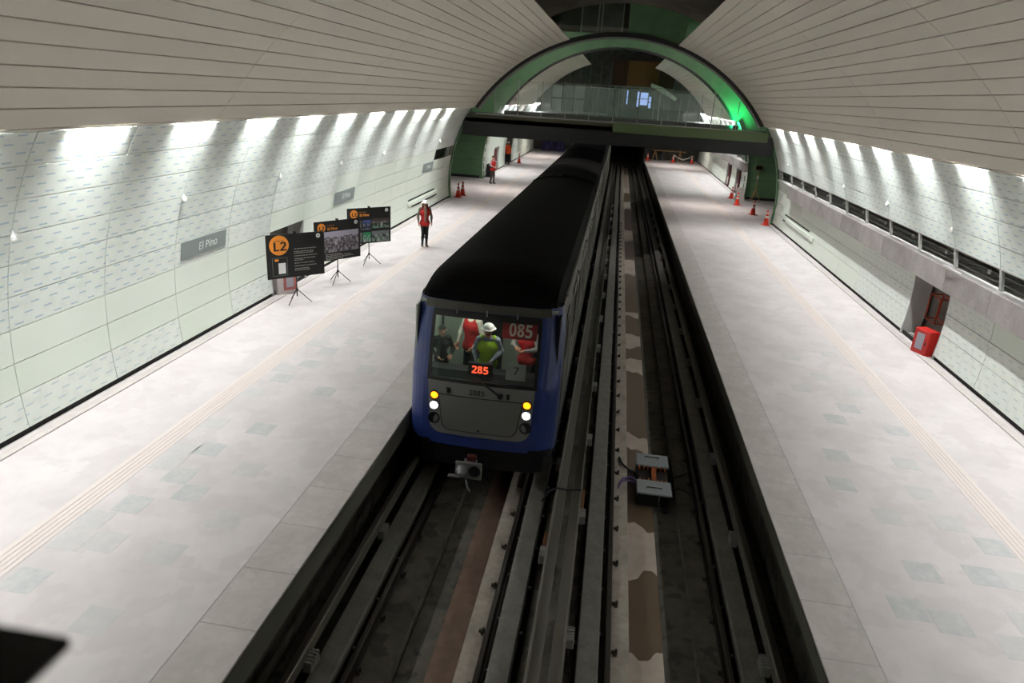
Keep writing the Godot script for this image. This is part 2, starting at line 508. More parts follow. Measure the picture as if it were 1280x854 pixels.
func build_lamps() -> void:
	for side in [-1.0, 1.0]:
		var proto: Node3D = wall_washer(side, 1.22)
		var zs := []
		if side < 0:
			for k in range(-5, 10): zs.append(-9.41 - 2.42 * k)
		else:
			for k in range(-5, 8): zs.append(-15.15 - 2.54 * k)
		for k in 8: zs.append(-47.0 - 2.45 * k)
		var nth := ["nearest", "second", "third", "fourth", "fifth", "sixth", "seventh", "eighth", "ninth", "tenth", "eleventh", "twelfth", "thirteenth", "fourteenth", "fifteenth", "sixteenth"]
		var count := {false: 0, true: 0}
		zs.sort()
		zs.reverse()
		for z in zs:
			count[z < -40.0] += 1
		var at := {false: count[false], true: 0}
		for z in zs:
			if side < 0 and z < -53.5 and z > -57.5: continue
			var o := proto.duplicate()
			o.name = "wall_washer_lamp"
			add_child(o, true)
			o.position = Vector3(XC + side * 7.115, 4.66, z)
			var far: bool = z < -40.0
			at[far] += 1 if far else -1
			var ord_: String = nth[at[far] - 1 if far else at[far]]
			var lab := "linear lamp over the %s wall beyond the footbridge, %s to the green wall" % ["sign" if side < 0 else "window", ord_]
			if not far: lab = "linear lamp under the vault edge over the %s wall, %s to the footbridge" % ["sign" if side < 0 else "window", ord_]
			tag(o, lab, "lamp", ("far " if far else "") + ("lamps over the sign wall" if side < 0 else "lamps over the window wall"))
		proto.free()
	# lamps under the footbridge and under the far mezzanine
	for a in [[-40.2, -1.0, 6.2], [-40.2, 1.0, 5.7], [-65.0, -1.0, 6.2], [-65.0, 1.0, 5.7]]:
		var o := thing("soffit_lamp", "linear lamp under the %s above the %s platform" % ["footbridge deck" if a[0] > -50 else "far mezzanine", "sign wall" if a[1] < 0 else "window wall"], "lamp", Vector3(XC + a[1] * a[2], 3.20, a[0]))
		put("housing", one(Vector3(0, 0.02, 0), Vector3(3.4, 0.05, 0.22), 0.01), M["lamp housing"], o)
		put("diffuser", one(Vector3(0, -0.012, 0), Vector3(3.3, 0.02, 0.16)), M["soffit lamp face"], o)
		area_light(o, Vector3(0, -0.04, 0), Vector2(0.16, 3.3), 12.0, Color(1.0, 0.97, 0.95))

	for x in [-4.5, 4.5]:
		var o := thing("gallery_lamp", "linear lamp on the cross gallery roof over the " + ("sign wall side" if x < 0 else "window wall side"), "lamp", Vector3(XC + x, 10.19, -39.0))
		put("housing", one(Vector3(0, 0.02, 0), Vector3(2.4, 0.06, 0.2), 0.01), M["lamp housing"], o)
		put("diffuser", one(Vector3(0, -0.015, 0), Vector3(2.3, 0.02, 0.16)), M["soffit lamp face"], o)
		area_light(o, Vector3(0, -0.04, 0), Vector2(0.16, 2.3), 36.0, Color(1.0, 0.97, 0.95))

# ------------------------------------------------------------------ walls
func z_edges(first: float, pitch: float, from: float, to: float) -> Array:
	var e := []
	var z := first
	while z < from: z += pitch
	while z > to + 0.4:
		if z < from + pitch * 0.5: e.append(z)
		z -= pitch
	e.append(to)
	return e
func film_left(r: int, z: float) -> String:
	if z < -45.0:
		if r <= 2 and z < -48.9 and z > -50.9: return ""
		return "filmed panel" if r > 4 else "plain panel"
	if r <= 2 and z < -16.1 and z > -18.1: return ""
	if r == 4 and z < -31.9 : return ""
	if r == 0:
		return "plain panel" if z < -12.2 and (z > -14.2 or z < -18) else "worn filmed panel"
	if r <= 2: return "plain panel" if r == 1 else "plain panel b"
	if r == 3: return "filmed panel" if z > -12.2 else ("worn filmed panel" if z > -16.2 else "plain panel")
	if r == 4: return "filmed panel" if z > -16.2 else ("worn filmed panel" if z > -20.2 else "plain panel b")
	return "filmed panel" if z > -24 else "worn filmed panel"
func film_right(r: int, z: float) -> String:
	if r == 4 or r == 3: return "" if (z > -35.5 or z < -45.3) and not (r == 3 and z < -33.0 and z > -36.0) else "plain panel"
	if r <= 2 and z < -16.6 and z > -18.6: return ""
	if r <= 2 and z < -46.5 and z > -48.9: return ""
	if r <= 2 and z < -50.8 and z > -53.0: return ""
	if r == 2 and z > -14.6: return "plain panel"
	if r <= 2: return "worn filmed panel" if z > -22.8 else "plain panel b"
	return "filmed panel" if z > -26 else "worn filmed panel"
func wall_kit(side: float, called: String, label: String, from: float, to: float) -> Node3D:
	var w := structure(called, label, "wall")
	# rough concrete lining behind the panels
	var m := MB.new()
	var poly := PackedVector2Array()
	for i in 13:
		var y := lerpf(-0.2, 5.4, i / 12.0)
		poly.append(Vector2(XC + side * sqrt(8.85 * 8.85 - (y - 0.9) * (y - 0.9)), y))
	for i in 13:
		var y := lerpf(5.4, -0.2, i / 12.0)
		poly.append(Vector2(XC + side * sqrt(9.15 * 9.15 - (y - 0.9) * (y - 0.9)), y))
	m.prism(poly, to, from)
	put("concrete_lining", m, M["concrete"], w)
	put("skirting", wall_strip(side, 0.0, 0.10, to, from, 0.05, 0.08, 1), M["skirting"], w)
	var k := MB.new()
	k.rbox(Vector3(XC + side * 8.06, 0.012, (from + to) / 2.0), Vector3(0.16, 0.024, from - to), 0.006)
	put("floor_kerb", k, M["coping"], w)
	return w
func build_walls() -> void:
	var wl := wall_kit(-1.0, "wall_left", "curved wall of pale green panels carrying the station name signs", 8.0, -35.6)
	wall_panels(wl, -1.0, z_edges(-8.25, 1.975, 3.6, -35.5), film_left)
	var wr := wall_kit(1.0, "wall_right", "curved wall of pale green panels with dark windows over a steel ledge", 8.0, -35.6)
	wall_panels(wr, 1.0, z_edges(-14.62, 2.02, 1.5, -35.5), film_right)
	var wl2 := wall_kit(-1.0, "wall_left_far", "pale panelled wall past the footbridge with a dark doorway", -45.36, -53.8)
	wall_panels(wl2, -1.0, z_edges(-46.9, 2.0, -45.36, -53.8), film_left)
	var wl3 := wall_kit(-1.0, "wall_left_end", "farthest pale panelled wall beyond the dark opening", -57.2, -72.0)
	wall_panels(wl3, -1.0, z_edges(-57.2, 2.0, -57.2, -72.0), func(r, _z): return "plain panel b" if r < 5 else "worn filmed panel")
	var wr2 := wall_kit(1.0, "wall_right_far", "pale panelled wall past the footbridge with two maroon openings", -45.36, -72.0)
	wall_panels(wr2, 1.0, z_edges(-46.5, 2.05, -45.36, -72.0), film_right)
	# window band and steel ledge of the window wall
	for bay in [[wr, -14.62, 2.02, 1.5, -35.3], [wr2, -46.5, 2.05, -45.4, -72.0]]:
		var par: Node3D = bay[0]
		var e: Array = z_edges(bay[1], bay[2], bay[3], bay[4])
		var sill := wall_strip(1.0, 2.19, 2.235, bay[4], bay[3], -0.10, 0.5, 1)
		put("window_sill", sill, M["post grey"], par)
		var head := wall_strip(1.0, 2.665, 2.69, bay[4], bay[3], 0.0, 0.3, 1)
		put("window_head", head, M["post grey"], par)
		for i in e.size():
			var z: float = e[i]
			var post := wall_strip(1.0, 2.225, 2.68, z - 0.045, z + 0.045, 0.005, 0.06, 2)
			put("window_post", post, M["post grey"], par)
		for i in e.size() - 1:
			var a: float = e[i]
			var b: float = e[i + 1]
			if b < -33.2 and b > -40.0: continue
			var m := MB.new()
			var p0 := wall_point(1.0, 2.235, -0.14)
			var p1 := wall_point(1.0, 1.70, -0.20)
			var p2 := wall_point(1.0, 1.68, 0.03)
			var p3 := wall_point(1.0, 2.235, 0.03)
			m.prism(PackedVector2Array([p0, p1, p2, p3]), b + 0.006, a - 0.006)
			put("ledge_panel", m, M["brushed ledge" if i % 2 == 0 else "brushed ledge b"], par)
		# cable tray and bits inside the duct
		var tray := MB.new()
		for q in [[0.16, 2.30], [0.22, 2.42], [0.30, 2.33]]:
			var p := wall_point(1.0, q[1], q[0])
			tray.beam(Vector3(p.x, p.y, bay[3]), Vector3(p.x, p.y, bay[4]), 0.03, 0.03)
		var zz: float = bay[3]
		while zz > bay[4]:
			var p := wall_point(1.0, 2.32, 0.2)
			tray.box(Vector3(p.x, p.y, zz), Vector3(0.2, 0.015, 0.02))
			zz -= 0.25
		put("cable_tray", tray, M["galvanised"], par)
		for i in e.size() - 1:
			var p := wall_point(1.0, 2.45, 0.12)
			put("junction_box", one(Vector3(p.x, p.y, e[i] - 0.7), Vector3(0.05, 0.09, 0.07), 0.008), M["white plastic"], par)
	# dark windows near the end of the sign wall
	for z in [-31.9, -34.3, -34.75, -35.4]:
		put("window_post", wall_strip(-1.0, 2.19, 2.68, z - 0.04, z + 0.04, 0.0, 0.06, 2), M["post grey"], wl)
	for z in [-32.5, -33.1, -33.7]:
		put("duct_bracket", wall_strip(-1.0, 2.25, 2.62, z - 0.015, z + 0.015, 0.08, 0.12, 1), M["dark metal"], wl)
	# recess jambs of the doorways
	for d in [[wl, -1.0, -16.15, -18.125], [wr, 1.0, -16.64, -18.66], [wl2, -1.0, -48.9, -50.9], [wr2, 1.0, -46.5, -48.55], [wr2, 1.0, -50.6, -52.65]]:
		for z in [d[2], d[3]]:
			put("door_jamb", wall_strip(d[1], 0.0, 1.68, z - 0.02, z + 0.02, 0.0, 0.45, 4), M["post grey"], d[0])
		var lint := wall_strip(d[1], 1.66, 1.70, d[3], d[2], 0.03, 0.5, 1)
		put("door_lintel", lint, M["dark metal"], d[0])
	# bench slots low on both walls
	for s in [[wl, -1.0, -28.3, -32.6, 0.81], [wl, -1.0, -28.8, -33.0, 0.50], [wr, 1.0, -29.0, -33.4, 0.84], [wr, 1.0, -28.9, -33.6, 0.56]]:
		put("bench_slot", wall_strip(s[1], s[4] - 0.03, s[4] + 0.03, s[3], s[2], -0.012, 0.01, 1), M["black joint"], s[0])
	for s in [[wl, -1.0], [wr, 1.0]]:
		put("bench_plate", wall_strip(s[1], 0.56, 0.72, -33.0, -28.2, -0.05, 0.0, 1), M["plain panel b"], s[0])
	# wall behind the camera
	var we := structure("wall_back", "plain concrete end wall behind the viewing deck", "wall")
	put("face", one(Vector3(XC, 4.0, 8.2), Vector3(20, 12, 0.4)), M["concrete"], we)

func build_ceiling() -> void:
	var c := structure("ceiling", "vault of long off-white panels with an open dark slot along the crown", "ceiling")
	for bay in [[8.0, -35.49], [-45.36, -60.0]]:
		var poly := PackedVector2Array()
		for i in 33:
			var a := lerpf(-1.02, 1.02, i / 32.0)
			poly.append(Vector2(XC + 9.0 * sin(a), 0.6 + 9.0 * cos(a)))
		for i in 33:
			var a := lerpf(1.02, -1.02, i / 32.0)
			poly.append(Vector2(XC + 9.4 * sin(a), 0.6 + 9.4 * cos(a)))
		var m := MB.new()
		m.prism(poly, bay[1], bay[0])
		put("vault_shell", m, M["vault concrete"], c)
	# panels
	var a0 := asin(7.03 / 8.51)
	var a1 := asin(2.56 / 8.51)
	var ring := {-1.0: [5.8, -0.2, -6.2, -12.2, -18.2, -24.2, -30.2, -35.5], 1.0: [6.2, -0.1, -6.3, -12.52, -18.75, -25.05, -31.5, -35.5]}
	var far := [-45.1, -51.2, -57.3, -60.0]
	var done := {}
	for side in [-1.0, 1.0]:
		for set_ in [ring[side], far]:
			for k in set_.size() - 1:
				var za: float = set_[k]
				var zb: float = set_[k + 1]
				if za > 0.0:
					pass
				for i in 18:
					var b0: float = lerpf(a0, a1, i / 18.0)
					var b1: float = lerpf(a0, a1, (i + 1) / 18.0)
					var key := "%s %d %.2f" % [side, i, za - zb]
					if not done.has(key):
						var g := 0.0105 / 8.51
						var poly := PackedVector2Array()
						for q in [[b0 - g, 8.51], [b1 + g, 8.51], [b1 + g, 8.55], [b0 - g, 8.55]]:
							poly.append(ceil_point(side * q[0], q[1]))
						var m := MB.new()
						m.prism(poly, -(za - zb) / 2.0 + 0.006, (za - zb) / 2.0 - 0.006)
						done[key] = m.mesh()
					put("panel", done[key], M["ceiling panel" if rng.randf() < 0.6 else "ceiling panel b"], c, Vector3(0, 0, (za + zb) / 2.0))
		# backing rails above the joints and the lower lip
		for bay in [[8.0, -35.48], [-45.36, -60.0]]:
			var lip := MB.new()
			var lp := PackedVector2Array()
			for q in [[a0, 8.505], [a0 + 0.0035, 8.505], [a0 + 0.0035, 8.60], [a0, 8.60]]: lp.append(ceil_point(side * q[0], q[1]))
			lip.prism(lp, bay[1], bay[0])
			put("edge_trim", lip, M["ceiling panel"], c)

# ------------------------------------------------------------------ platforms
func build_platforms() -> void:
	for side in [-1.0, 1.0]:
		var edge: float = -3.15 if side < 0 else 2.69
		var cope: float = -3.80 if side < 0 else 3.30
		var outer: float = XC + side * 11.6
		var fl := structure("floor_left" if side < 0 else "floor_right", "pale dusty platform floor beside the " + ("train" if side < 0 else "empty track"), "floor")
		var m := MB.new()
		m.box(Vector3((cope + outer) / 2.0, -0.16, -34.0), Vector3(absf(outer - cope), 0.32, 84.0))
		put("slab", m, M["platform"], fl)
		# coping slabs along the edge
		var z := 2.0
		var cm := one(Vector3.ZERO, Vector3(absf(cope - edge) - 0.006, 0.35 if side < 0 else 0.19, 0.897), 0.003).mesh()
		while z > -75.5:
			put("coping_slab", cm, M["coping"], fl, Vector3((cope + edge) / 2.0, -0.175 if side < 0 else -0.095, z - 0.45))
			z -= 0.9
		put("edge_fascia", one(Vector3(edge - side * 0.004, -0.195 if side < 0 else -0.11, -34.0), Vector3(0.014, 0.33 if side < 0 else 0.18, 84.0)), M["fascia concrete"], fl)
		# supporting wall set back under the edge
		put("support_wall", one(Vector3(edge + side * 0.45, -0.95, -34.0), Vector3(0.2, 1.3, 84.0)), M["pit concrete"], fl)
		# tactile strip
		var tx := -6.435 if side < 0 else 6.02
		put("tactile_strip", one(Vector3(tx, 0.0, -34.0), Vector3(0.36, 0.008, 84.0)), M["tactile"], fl)
		for i in 4:
			put("tactile_rib", one(Vector3(tx - 0.105 + i * 0.07, 0.003, -34.0), Vector3(0.022, 0.010, 84.0)), M["tactile line"], fl)
		# darker paving tiles
		var tiles := []
		if side < 0:
			tiles = [[-5.25, -7.34], [-4.47, -6.89], [-4.81, -6.12], [-4.82, -4.99], [-5.97, -5.36], [-5.81, -6.93], [-5.61, -6.16], [-6.01, -6.10], [-5.65, -7.71], [-6.02, -7.97], [-6.06, -6.52], [-6.06, -9.28], [-5.25, -9.29], [-4.81, -8.1], [-5.67, -8.49], [-6.03, -8.37], [-6.03, -10.53], [-4.87, -10.94], [-5.87, -11.28], [-6.1, -11.73], [-5.68, -12.11], [-4.49, -12.14], [-4.87, -12.92], [-6.01, -13.23], [-5.62, -12.90], [-5.91, -14.12], [-4.94, -14.12], [-5.3, -13.6], [-4.9, -15.1], [-5.6, -15.6], [-4.6, -16.2], [-5.9, -17.1], [-5.2, -17.6], [-4.5, -18.5], [-5.7, -19.3]]
		else:
			tiles = [[3.99, -9.93], [5.19, -9.95], [4.41, -9.13], [5.24, -9.18], [5.62, -8.70], [4.4, -7.9], [5.16, -7.99], [5.55, -7.97], [3.95, -7.13], [5.3, -7.16], [4.95, -6.72], [4.36, -6.98], [5.3, -10.89], [4.6, -12.4], [5.0, -13.0], [4.3, -13.8], [5.4, -13.9], [4.9, -14.6], [4.5, -15.7], [5.5, -16.2], [4.2, -10.9], [5.6, -12.2]]
		var tm := one(Vector3.ZERO, Vector3(0.392, 0.012, 0.392), 0.002).mesh()
		for t in tiles:
			put("dark_tile", tm, M["grey tile" if rng.randf() < 0.5 and t[1] > -13.5 else "faint grey tile"], fl, Vector3(t[0], -0.0045, t[1]))

# ------------------------------------------------------------------ track pit
func build_pit() -> void:
	var pit := structure("floor_pit", "concrete floor of the track pit between the platforms", "floor")
	put("bed", one(Vector3(XC, -1.62, -34.0), Vector3(7.4, 0.2, 84.0)), M["pit concrete"], pit)
	for a in [[-1.44, 0.42, "brown channel"], [-1.83, 0.36, "pit concrete"], [1.065, 0.50, "wet channel"], [1.52, 0.40, "pit concrete"]]:
		put("channel_floor", one(Vector3(a[0], -1.49, -34.0), Vector3(a[1], 0.06, 84.0)), M[a[2]], pit)
	# damp brown stains with ragged ends on the pale channel floor
	for q in [[-5.6, -6.4], [-7.35, -8.84], [-10.2, -12.85], [-13.6, -17.2], [-18.2, -19.3], [-20.5, -22.3], [-22.95, -28.3], [-31.0, -35.6], [-38.6, -46.7], [-50.0, -55.0]]:
		var zs := []
		var m := MB.new()
		for i in 13: zs.append(i / 12.0)
		var ragged := func(x: float, z: float, k: float) -> float: return z + 0.14 * sin(x * 5.0 + z * 7.3) * k + 0.05 * sin(x * 17.0 + z * 3.1) * k + 0.02 * sin(x * 41.0 + z)
		for i in 12:
			var xa: float = lerpf(0.82, 1.315, zs[i])
			var xb: float = lerpf(0.82, 1.315, zs[i + 1])
			m.quad(Vector3(xa, -1.4585, ragged.call(xa, q[0], 1.0)), Vector3(xb, -1.4585, ragged.call(xb, q[0], 1.0)), Vector3(xb, -1.4585, ragged.call(xb, q[1], 1.3)), Vector3(xa, -1.4585, ragged.call(xa, q[1], 1.3)))
		put("wet_stain", m, M["wet stain"], pit)
	for a in [[-2.31, 0.56, -1.30], [1.95, 0.46, -1.30]]:
		put("plinth", one(Vector3(a[0], (a[2] - 1.55) / 2.0, -34.0), Vector3(a[1], a[2] + 1.55, 84.0)), M["pit concrete"], pit)
	put("middle_plinth", one(Vector3(-0.19, -1.39, -34.0), Vector3(0.62, 0.32, 84.0)), M["pit concrete"], pit)
	for t in [[-1.74, "under the train", -2.95, -0.385, -5.86, -8.43], [1.32, "of the empty line", 2.51, 0.015, -6.93, -6.88]]:
		var cx: float = t[0]
		var tr := thing("metro_track", "rubber tyre metro track %s with guide bars and running pads" % t[1], "track", Vector3(0, 0, 0))
		for s in [-1.0, 1.0]:
			var inner: bool = (s > 0) == (cx < 0)
			var px: float = cx + s * 1.01
			put("running_pad", one(Vector3(px, -1.19, -34.0), Vector3(0.275, 0.18, 84.0), 0.012), M["running pad"], tr)
			var b := one(Vector3(px, -1.40, -34.0), Vector3(0.22, 0.30, 84.0))
			put("pad_bed", b, M["pit concrete"], tr)
			# steel safety rail
			var rx: float = cx + s * 0.755
			var rl := MB.new()
			rl.rbox(Vector3(rx, -1.165, -34.0), Vector3(0.065, 0.045, 84.0), 0.012)
			rl.box(Vector3(rx, -1.23, -34.0), Vector3(0.018, 0.10, 84.0))
			rl.box(Vector3(rx, -1.285, -34.0), Vector3(0.13, 0.02, 84.0))
			put("safety_rail", rl, M["rail steel"], tr)
			if inner:
				var kx: float = cx + s * (0.755 - 0.155)
				put("concrete_kerb", one(Vector3(kx, -1.39, -34.0), Vector3(0.245, 0.30, 84.0), 0.01), M["kerb concrete"], tr)
				put("rail_seat", one(Vector3(rx, -1.42, -34.0), Vector3(0.20, 0.24, 84.0)), M["pit concrete"], tr)
			# guide bar: an angle section on insulating brackets
			var gx: float = t[3] if inner else t[2]
			var gs := -1.0 if cx < 0 else 1.0
			if inner: gs = -gs
			var g := MB.new()
			g.rbox(Vector3(gx, -0.88, -34.0), Vector3(0.03, 0.17, 84.0), 0.006)
			g.rbox(Vector3(gx + gs * 0.075, -0.955, -34.0), Vector3(0.15, 0.025, 84.0), 0.006)
			var gb := put("guide_bar", g, M["guide bar"], tr)
			if not inner: pass
			var brk := MB.new()
			for k in 5:
				brk.rbox(Vector3(-gs * 0.06, -0.06 - k * 0.0, -0.10 + k * 0.05), Vector3(0.10, 0.16, 0.028), 0.008)
			brk.box(Vector3(-gs * 0.04, -0.06, 0), Vector3(0.07, 0.12, 0.24))
			var foot := MB.new()
			foot.rbox(Vector3(gs * 0.03, -0.21, 0), Vector3(0.20, 0.22, 0.16), 0.015)
			foot.box(Vector3(gs * 0.03, -0.33, 0), Vector3(0.26, 0.06, 0.24))
			var bm := brk.mesh()
			var fm := foot.mesh()
			var z0: float = t[5] if inner else t[4]
			var pitch := 2.68 if inner else 2.58
			z0 += pitch * 2
			while z0 > -45.0:
				put("insulator", bm, M["insulator"], gb, Vector3(gx, -0.93, z0))
				put("bracket_foot", fm, M["clip"], gb, Vector3(gx, -0.93, z0))
				z0 -= pitch
			# rail clips
			var cl := MB.new()
			cl.rbox(Vector3(0, 0, 0), Vector3(0.08, 0.035, 0.055), 0.008)
			cl.rbox(Vector3(0.015, 0.0, 0.05), Vector3(0.04, 0.025, 0.03), 0.006)
			cl.lathe([Vector2(0.018, 0.0), Vector2(0.018, 0.05), Vector2(0, 0.05)], Vector3(0.02, 0, 0), 6)
			var clm := cl.mesh()
			var nut := MB.new()
			nut.lathe([Vector2(0.022, 0.0), Vector2(0.022, 0.035), Vector2(0, 0.04)], Vector3.ZERO, 6)
			var nm := nut.mesh()
			var zc := -3.4
			while zc > -40.0:
				if inner:
					put("rail_clip", clm, M["clip"], tr, Vector3(rx - s * 0.085, -1.225, zc))
				elif zc > -14.0:
					put("rail_clip", clm, M["clip"], tr, Vector3(rx - s * 0.085, -1.275, zc))
				if zc > -20:
					put("anchor_bolt", nm, M["galvanised"], tr, Vector3(px - s * 0.165, -1.275, zc - 0.3))
					if inner: put("anchor_bolt", nm, M["galvanised"], tr, Vector3(px + s * 0.165, -1.275, zc - 0.1))
				zc -= 0.9
	# trackside junction
	var j := thing("track_junction_box", "twin grey lidded cable junction with copper bars in the empty track", "junction box", Vector3(1.31, -1.46, -11.5))
	var body := MB.new()
	body.rbox(Vector3(0, 0.13, 0), Vector3(0.56, 0.26, 1.30), 0.02)
	put("body", body, M["train black"], j)
	for s in [-1.0, 1.0]:
		var lid := put("lid", one(Vector3(0, 0.305, s * 0.50), Vector3(0.62, 0.05, 0.46), 0.015), M["box lid"], j)
		var h := MB.new()
		h.tube([Vector3(-0.13, 0.325, s * 0.56), Vector3(-0.13, 0.355, s * 0.56), Vector3(0.13, 0.355, s * 0.56), Vector3(0.13, 0.325, s * 0.56)], 0.010, 6)
		put("handle", h, M["stand black"], lid)
		for k in 7:
			put("terminal", one(Vector3(-0.24 + k * 0.08, 0.285, s * 0.235), Vector3(0.028, 0.05, 0.10)), M["copper"], j)
	put("busbar", one(Vector3(0.02, 0.29, 0), Vector3(0.085, 0.015, 0.55)), M["copper"], j)
	put("tie_strap", one(Vector3(0.1, 0.20, 0.66), Vector3(0.02, 0.14, 0.015)), M["galvanised"], j)
	for c in [["black cable", [Vector3(-0.28, 0.16, -0.2), Vector3(-0.42, 0.2, -0.22), Vector3(-0.55, 0.26, -0.3), Vector3(-0.62, 0.24, -0.6)]],
			["purple cable", [Vector3(-0.28, 0.20, 0.15), Vector3(-0.40, 0.26, 0.12), Vector3(-0.55, 0.26, 0.22), Vector3(-0.64, 0.20, 0.55)]],
			["purple cable", [Vector3(-0.28, 0.16, 0.2), Vector3(-0.44, 0.22, 0.18), Vector3(-0.58, 0.22, 0.28), Vector3(-0.65, 0.14, 0.7)]],
			["black cable", [Vector3(0.28, 0.16, -0.1), Vector3(0.46, 0.24, -0.12), Vector3(0.62, 0.28, -0.2), Vector3(0.70, 0.24, -0.45)]],
			["black cable", [Vector3(0.28, 0.16, 0.3), Vector3(0.48, 0.26, 0.32), Vector3(0.66, 0.26, 0.5), Vector3(0.74, 0.24, 0.6)]],
			["black cable", [Vector3(0.1, 0.10, 0.66), Vector3(0.12, 0.05, 0.8), Vector3(0.24, 0.035, 0.84), Vector3(0.30, 0.04, 0.6)]]]:
		var m := MB.new()
		var cv := Curve3D.new()
		var pts: Array = c[1]
		for i in pts.size():
			var tn: Vector3 = (pts[mini(i + 1, pts.size() - 1)] - pts[maxi(i - 1, 0)]) * 0.2
			cv.add_point(pts[i], -tn, tn)
		var dense := []
		for i in 15: dense.append(cv.sample_baked(cv.get_baked_length() * i / 14.0))
		m.tube(dense, 0.019, 7)
		put("cable", m, M[c[0]], j)
	# cable that crosses the middle guide bars, and rusty plates
	var cb := MB.new()
	cb.tube([Vector3(-0.62, -1.03, -9.9), Vector3(-0.5, -0.84, -9.95), Vector3(-0.385, -0.775, -9.96), Vector3(-0.2, -0.80, -9.98), Vector3(0.015, -0.775, -10.0)], 0.016, 7)
	tag(put("crossing_cable", cb, M["black cable"]), "short black cable lying across the middle guide bars beside the train", "cable")
	for p in [[-0.46, -8.9], [0.06, -10.3]]:
		tag(put("rusty_shim", one(Vector3(p[0], -1.20, p[1]), Vector3(0.06, 0.06, 0.7), 0.005), M["rust"]), "rusty orange steel shim beside the middle guide bars, on the side of the " + ("train" if p[0] < 0 else "empty track"), "shim", "rusty shims in the track")

# ------------------------------------------------------------------ gallery, footbridge, far end
func arch_half(side: float) -> PackedVector2Array:   # outline of the hall section from the floor to the crown
	var p := PackedVector2Array()
	for i in 10:
		p.append(wall_point(side, lerpf(0.0, 4.55, i / 9.0), -0.0))
	for i in 15:
		p.append(ceil_point(side * lerpf(0.965, 0.0, i / 14.0), 8.53))
	return p
func build_gallery() -> void:
	var far := structure("wall_green", "matt green end wall of the cross gallery around the second vault", "wall")
	for side in [-1.0, 1.0]:
		var p := arch_half(side)
		p.append(Vector2(XC, 10.3)); p.append(Vector2(XC + side * 11.6, 10.3)); p.append(Vector2(XC + side * 11.6, 0))
		var m := MB.new()
		m.prism(p, -45.35, -45.0)
		put("face", m, M["green wall"], far)
		for y in [1.15, 2.3]:
			put("joint", one(Vector3(XC + side * 10.1, y, -44.996), Vector3(2.9, 0.012, 0.012)), M["black joint"], far)
		put("skirting", one(Vector3(XC + side * 10.05, 0.08, -44.98), Vector3(3.1, 0.16, 0.04)), M["skirting"], far)
		# rim of the second vault
		var q := PackedVector2Array()
		for i in 20: q.append(ceil_point(side * lerpf(0.965, 0.02, i / 19.0), 8.53))
		for i in 20: q.append(ceil_point(side * lerpf(0.02, 0.965, i / 19.0), 8.40))
		var r := MB.new()
		r.prism(q, -45.05, -44.92)
		put("vault_rim", r, M["dark metal"], far)
	var sides := structure("wall_gallery", "rough side walls and roof of the cross gallery", "wall")
	put("side", one(Vector3(XC - 11.8, 5.0, -40.3), Vector3(0.4, 11, 9.6)), M["concrete"], sides)
	put("side", one(Vector3(XC + 11.8, 5.0, -40.3), Vector3(0.4, 11, 9.6)), M["concrete"], sides)
	put("roof", one(Vector3(XC, 10.4, -40.3), Vector3(24, 0.3, 9.6)), M["vault concrete"], sides)
	for side in [-1.0, 1.0]:
		# return of the near wall, seen edge on, painted green
		var p := arch_half(side)
		var pts := PackedVector2Array()
		for i in 10: pts.append(p[i])
		pts.append(Vector2(XC + side * 9.0, 4.55)); pts.append(Vector2(XC + side * 11.6, 4.55)); pts.append(Vector2(XC + side * 11.6, 0))
		var m := MB.new()
		m.prism(pts, -35.75, -35.5)
		put("near_return", m, M["green wall"], sides)
		var rim := wall_strip(side, 0.0, 4.55, -35.78, -35.50, -0.05, 0.05, 8)
		put("near_rim", rim, M["green wall"], sides)
	# rim of the first vault, across the slot too
	var rim := structure("trim_vault", "curved dark metal rim closing the first vault above the footbridge", "trim")
	for side in [-1.0, 1.0]:
		for layer in [[8.56, 8.36, -35.62, -35.5, "dark metal"], [8.40, 8.30, -35.9, -35.62, "rail metal"]]:
			var q := PackedVector2Array()
			for i in 24: q.append(ceil_point(side * lerpf(0.97, 0.0, i / 23.0), layer[0]))
			for i in 24: q.append(ceil_point(side * lerpf(0.0, 0.97, i / 23.0), layer[1]))
			var m := MB.new()
			m.prism(q, layer[2], layer[3])
			put("rim_band", m, M[layer[4]], rim)
	# infill above the rim, seen through the crown slot
	var inf := structure("wall_crown", "green infill panel and dark openings above the vault rim", "wall")
	var q2 := PackedVector2Array()
	for i in 9: q2.append(ceil_point(lerpf(0.02, 0.34, i / 8.0), 8.55))
	for i in 9:
		var a := lerpf(0.32, 0.015, i / 8.0)
		q2.append(Vector2(XC + 9.05 * sin(a), 0.6 + 9.05 * cos(a)))
	var gm := MB.new()
	gm.prism(q2, -35.75, -35.6)
	put("green_infill", gm, M["green wall"], inf)
	# glazed loft beside the infill, a closed concrete room that only the slot lights
	for i in 3:
		var gp := MB.new()
		var gx := XC - 0.62 - i * 0.98
		gp.quad(Vector3(gx - 0.47, 8.3, -35.68), Vector3(gx + 0.47, 8.3, -35.68), Vector3(gx + 0.47, 9.62, -35.68), Vector3(gx - 0.47, 9.62, -35.68))
		put("glazing_pane", gp, M["guard glass"], inf)
	put("loft_back", one(Vector3(XC - 1.75, 9.35, -38.2), Vector3(3.9, 1.7, 0.12)), M["vault concrete"], inf)
	put("loft_floor", one(Vector3(XC - 1.75, 8.62, -36.95), Vector3(3.9, 0.1, 2.5)), M["vault concrete"], inf)
	put("loft_roof", one(Vector3(XC - 1.75, 10.12, -36.95), Vector3(3.9, 0.1, 2.5)), M["vault concrete"], inf)
	for x in [-3.65, 0.15]:
		put("loft_side", one(Vector3(XC + x, 9.35, -36.95), Vector3(0.1, 1.6, 2.5)), M["vault concrete"], inf)
